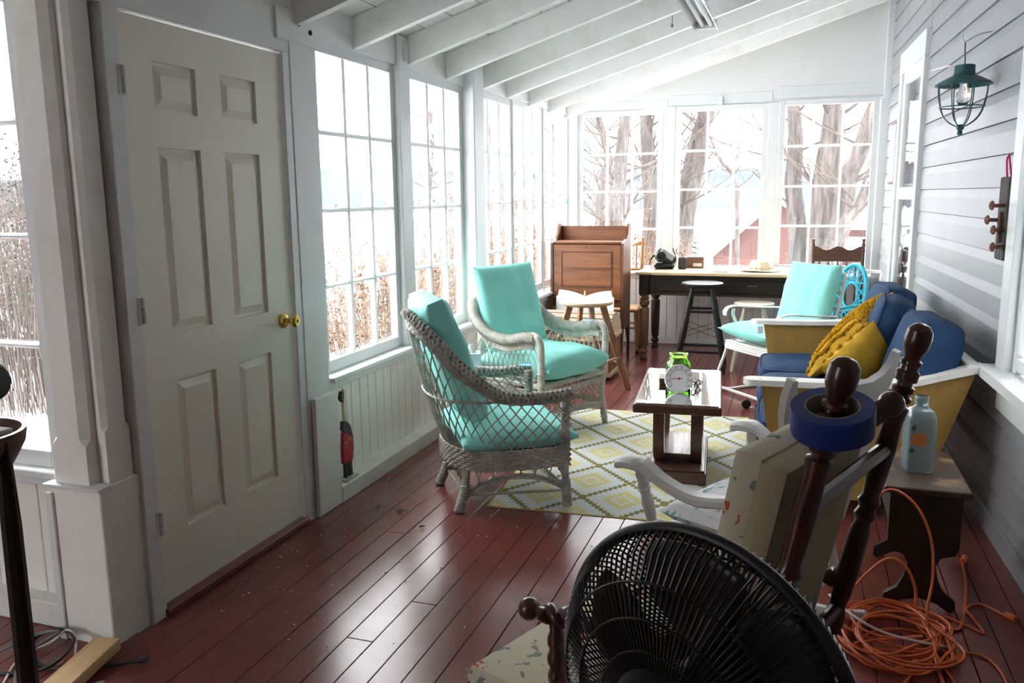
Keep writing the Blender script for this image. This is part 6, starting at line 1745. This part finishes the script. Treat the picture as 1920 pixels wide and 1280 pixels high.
for yy in (-0.45, 0.45):
    ch = MB()
    top = ceil_z(1.445)-2.545
    z = 0.070; k = 0
    while z < top:
        ch.tube([(0.006*math.cos(2*PI*q/8)*(1 if k % 2 else 0.0), yy+0.006*math.cos(2*PI*q/8)*(0 if k % 2 else 1), z+0.009*math.sin(2*PI*q/8)+0.008) for q in range(8)], 0.0014, 4, closed=True)
        z += 0.014; k += 1
    c_ = ch.build('chain', 'steel', hl, 0); c_['kind'] = 'stuff'
pc_ = MB(); pc_.tube([(1.245, 5.80, ceil_z(1.245)), (1.245, 5.80, 2.56)], 0.0025, 5); pc_.lathe([(0, 0), (0.007, 0.004), (0.008, 0.014), (0.003, 0.024)], 10, TR((1.245, 5.80, 2.54)))
tag(pc_.build('pull_cord', 'cable_grey'), 'thin pull cord hanging beside the trough light', 'cord')

# ================================================================== odds and ends by the door wall
bd = MB().box((0.038, 3.322, 0.283), (0.022, 0.20, 0.562), 0.003).build('loose_board', 'worn_white', None, 0)
tag(bd, 'short white board standing against the post by the door', 'board')
gs = thing('painted_goose', 'flat wooden goose figure in a dotted red dress by the white board', 'figurine', (0.02, 3.53, 0.084))
def cut(poly, name, mat, x0=0.0, t=0.016): return MB().prism(poly, t, Matrix(((0, 0, 1, x0-t/2), (1, 0, 0, 0), (0, 1, 0, 0), (0, 0, 0, 1)))).build(name, mat, gs, 0)
cut([(-0.055, 0), (0.06, 0), (0.06, 0.014), (-0.055, 0.014)], 'base', 'grey_white', 0.0, 0.055)
cut([(-0.028, 0.012), (-0.012, 0.012), (-0.010, 0.095), (-0.030, 0.095)], 'leg', 'cable_black')
cut([(0.010, 0.012), (0.036, 0.012), (0.034, 0.095), (0.012, 0.095)], 'leg', 'cable_black')
cut([(-0.042, 0.09), (0.042, 0.09), (0.052, 0.15), (0.050, 0.21), (0.034, 0.262), (-0.014, 0.282), (-0.036, 0.24), (-0.046, 0.16)], 'dress', 'red_paint', 0.0, 0.018)
for k in range(26):
    r_ = random.Random(k); y_, z_ = r_.uniform(-0.034, 0.04), r_.uniform(0.10, 0.235)
    MB().lathe([(0, 0), (0.0028, 0), (0.0028, 0.001), (0, 0.001)], 6, TR((0.0088, y_, z_), ry=PI/2)).build('dot', 'cream_paint', gs, 0)
cut([(-0.040, 0.262), (-0.02, 0.245), (0.01, 0.23), (0.046, 0.205), (0.030, 0.265), (0.012, 0.285), (-0.010, 0.30), (-0.034, 0.305)], 'scarf', 'cable_black', 0.0, 0.021)
cut([(-0.018, 0.29), (0.014, 0.28), (0.012, 0.36), (0.006, 0.42), (0.004, 0.455), (-0.012, 0.46), (-0.022, 0.44), (-0.022, 0.41)], 'neck', 'cream_paint')
cut([(-0.048, 0.42), (-0.030, 0.40), (-0.020, 0.42), (-0.018, 0.445), (-0.034, 0.455)], 'head', 'cable_black', 0.0, 0.02)
ts = thing('side_table', 'small round table holding the tissue box between the wicker armchairs', 'table', (0.315, 4.50, 0))
MB().lathe([(0, 0.435), (0.12, 0.435), (0.13, 0.442), (0.13, 0.455), (0.125, 0.46), (0, 0.46)], 30).build('top', 'pine_seat', ts)
for k in range(3):
    a = 2*PI*k/3+0.4
    MB().tube([(0.06*math.cos(a), 0.06*math.sin(a), 0.44), (0.11*math.cos(a), 0.11*math.sin(a), 0.0)], [0.013, 0.011], 8).build('leg', 'pine_stool', ts)
tb = thing('tissue_box', 'pale blue tissue box with a tissue sticking out', 'tissue box', (0.295, 4.53, 0.46), 0.4)
MB().box((0, 0, 0.05), (0.11, 0.11, 0.10), 0.003).build('carton', 'tissue_blue', tb, 0)
MB().grid(lambda u, v: ((0.030-0.018*v)*math.cos(2*PI*u)*(1+0.4*math.sin(6*PI*u)*v), (0.022-0.010*v)*math.sin(2*PI*u), 0.10+0.045*v+0.010*math.sin(4*PI*u)*v), 24, 6, True).build('tissue', 'paper_white', tb, 60)
tag(MB().box((-0.029, 7.905, 1.405), (0.003, 0.025, 0.05), 0.001).build('tape_scrap', 'tape_blue', None, 0), 'scrap of blue tape on the last window of the long row', 'tape', 'blue tape pieces')
def leaf(loc, rz, s, label):
    o = thing('dry_leaf', label, 'leaf', loc, rz, 'dry leaves on the floor')
    pts = [(0, -0.5), (0.18, -0.35), (0.42, -0.30), (0.26, -0.05), (0.38, 0.18), (0.14, 0.16), (0.0, 0.5), (-0.14, 0.18), (-0.40, 0.2), (-0.25, -0.04), (-0.40, -0.32), (-0.16, -0.34)]
    vs = [(x*s, y*s, 0.004+0.25*s*abs(x)*abs(y)+0.006) for x, y in pts]+[(0, 0, 0.006)]
    MB().add(vs, [(i, (i+1) % 12, 12) for i in range(12)]).build('blade', 'dry_leaf', o, 0).modifiers.new('thickness', 'SOLIDIFY').thickness = 0.0012
    MB().tube([(0, -0.5*s, 0.010), (0.05*s, -0.8*s, 0.004)], 0.0015, 5).build('stalk', 'dry_leaf', o)
leaf((0.369, 3.395, 0), 1.9, 0.045, 'larger curled brown leaf on the red floor near the wicker chair')
leaf((0.243, 3.410, 0), 0.4, 0.035, 'small reddish leaf on the red floor near the loose board')
leaf((0.548, 3.247, 0), 2.6, 0.025, 'tiny dark leaf fragment on the open red floor')
gr = MB(); gx = random.Random(77)
for k in range(170):
    x, y = gx.uniform(0.06, 1.5), gx.uniform(2.2, 3.55)
    if gx.random() < 0.5: x = 0.06+abs(gx.gauss(0, 0.16)); y = gx.uniform(2.3, 5.5)
    r = gx.uniform(0.0012, 0.0035); a = gx.uniform(0, 6.28)
    gr.box((0, 0, 0), (r*2.2, r, r*0.7), 0, TR((x, y, 0.0015), rz=a))
g_ = tag(gr.build('grit', 'lumber', None, 0), 'scattered pale grit and splinters along the door side of the floor', 'grit', kind='stuff')
# lumber offcut, cables and the black stand cut by the picture edge
lb = MB().box((0, 0, 0.019), (0.089, 0.95, 0.038), 0.002).build('lumber_offcut', 'lumber', None, 0)
lb.location = (0.118, 1.515, 0.018); lb.rotation_euler = (0, 0, RAD(13)); tag(lb, 'raw pine two-by-four offcut on the floor by the corner post', 'lumber')
def cable(name, label, pts, mat, r): 
    o = thing(name, label, 'cable', pts[0]); P0 = Vector(pts[0])
    MB().tube(bez([Vector(p)-P0 for p in pts], 8), r, 6).build('lead', mat, o, 60)
    MB().tube([(0, 0, 0.002), (0.02, 0.012, 0.004)], 0.011, 8).build('plug', mat, o)
cable('power_cable', 'black power cable snaking under the pine offcut', [(0.155, 1.955, 0.012), (0.02, 1.88, 0.008), (-0.12, 1.84, 0.010), (-0.26, 1.93, 0.02), (-0.20, 1.98, 0.05), (-0.08, 1.93, 0.05), (-0.10, 1.82, 0.012), (-0.28, 1.76, 0.008), (-0.40, 1.85, 0.008)], 'cable_black', 0.006)
cable('power_cable', 'grey cable looped beside the pine offcut', [(0.135, 1.80, 0.012), (0.20, 1.72, 0.007), (0.05, 1.66, 0.008), (-0.12, 1.74, 0.012), (-0.20, 1.86, 0.03), (-0.16, 1.95, 0.06), (-0.24, 1.92, 0.05), (-0.34, 1.80, 0.01), (-0.42, 1.70, 0.008)], 'cable_grey', 0.005)
cable('power_cable', 'pale grey cord curling up against the corner post base', [(-0.05, 1.90, 0.012), (-0.10, 1.955, 0.045), (-0.15, 1.97, 0.06), (-0.20, 1.95, 0.02), (-0.23, 1.85, 0.008), (-0.15, 1.72, 0.008)], 'cord_white', 0.004)
ks = thing('equipment_stand', 'black equipment stand cut by the picture edge with a tray and round knob', 'stand', (0.50, 1.27, 0))
m = MB(); m.tube([(0.082, -0.045, 0.985), (0.06, -0.03, 0.80), (0.0, 0.01, 0.0)], [0.012, 0.020, 0.024], 10); m.build('front_leg', 'black_paint', ks)
for dx, dy in ((-0.45, 0.12), (-0.30, -0.38)):
    MB().tube([(0.03, -0.05, 0.93), (dx, dy, 0.0)], [0.018, 0.020], 8).build('rear_leg', 'black_paint', ks)
MB().lathe([(0.0, 0.88), (0.05, 0.885), (0.10, 0.92), (0.125, 0.965), (0.13, 0.995), (0.12, 0.995), (0.10, 0.96), (0, 0.93)], 28, TR((-0.035, -0.055, 0))).build('tray', 'chair_brown', ks, 50)
MB().box((-0.035, -0.055, 0.99), (0.17, 0.13, 0.012), 0.003).build('paper_pad', 'paper_white', ks)
MB().tube([(-0.03, -0.05, 0.96), (-0.03, -0.05, 1.07)], 0.012, 8).build('stem', 'black_paint', ks)
MB().lathe([(0, -0.10), (0.034, -0.10), (0.040, -0.09), (0.042, 0.105), (0.034, 0.118), (0, 0.120)], 24, TR((-0.035, -0.045, 1.105), ry=PI/2)).build('knob', 'black_plastic', ks, 40)
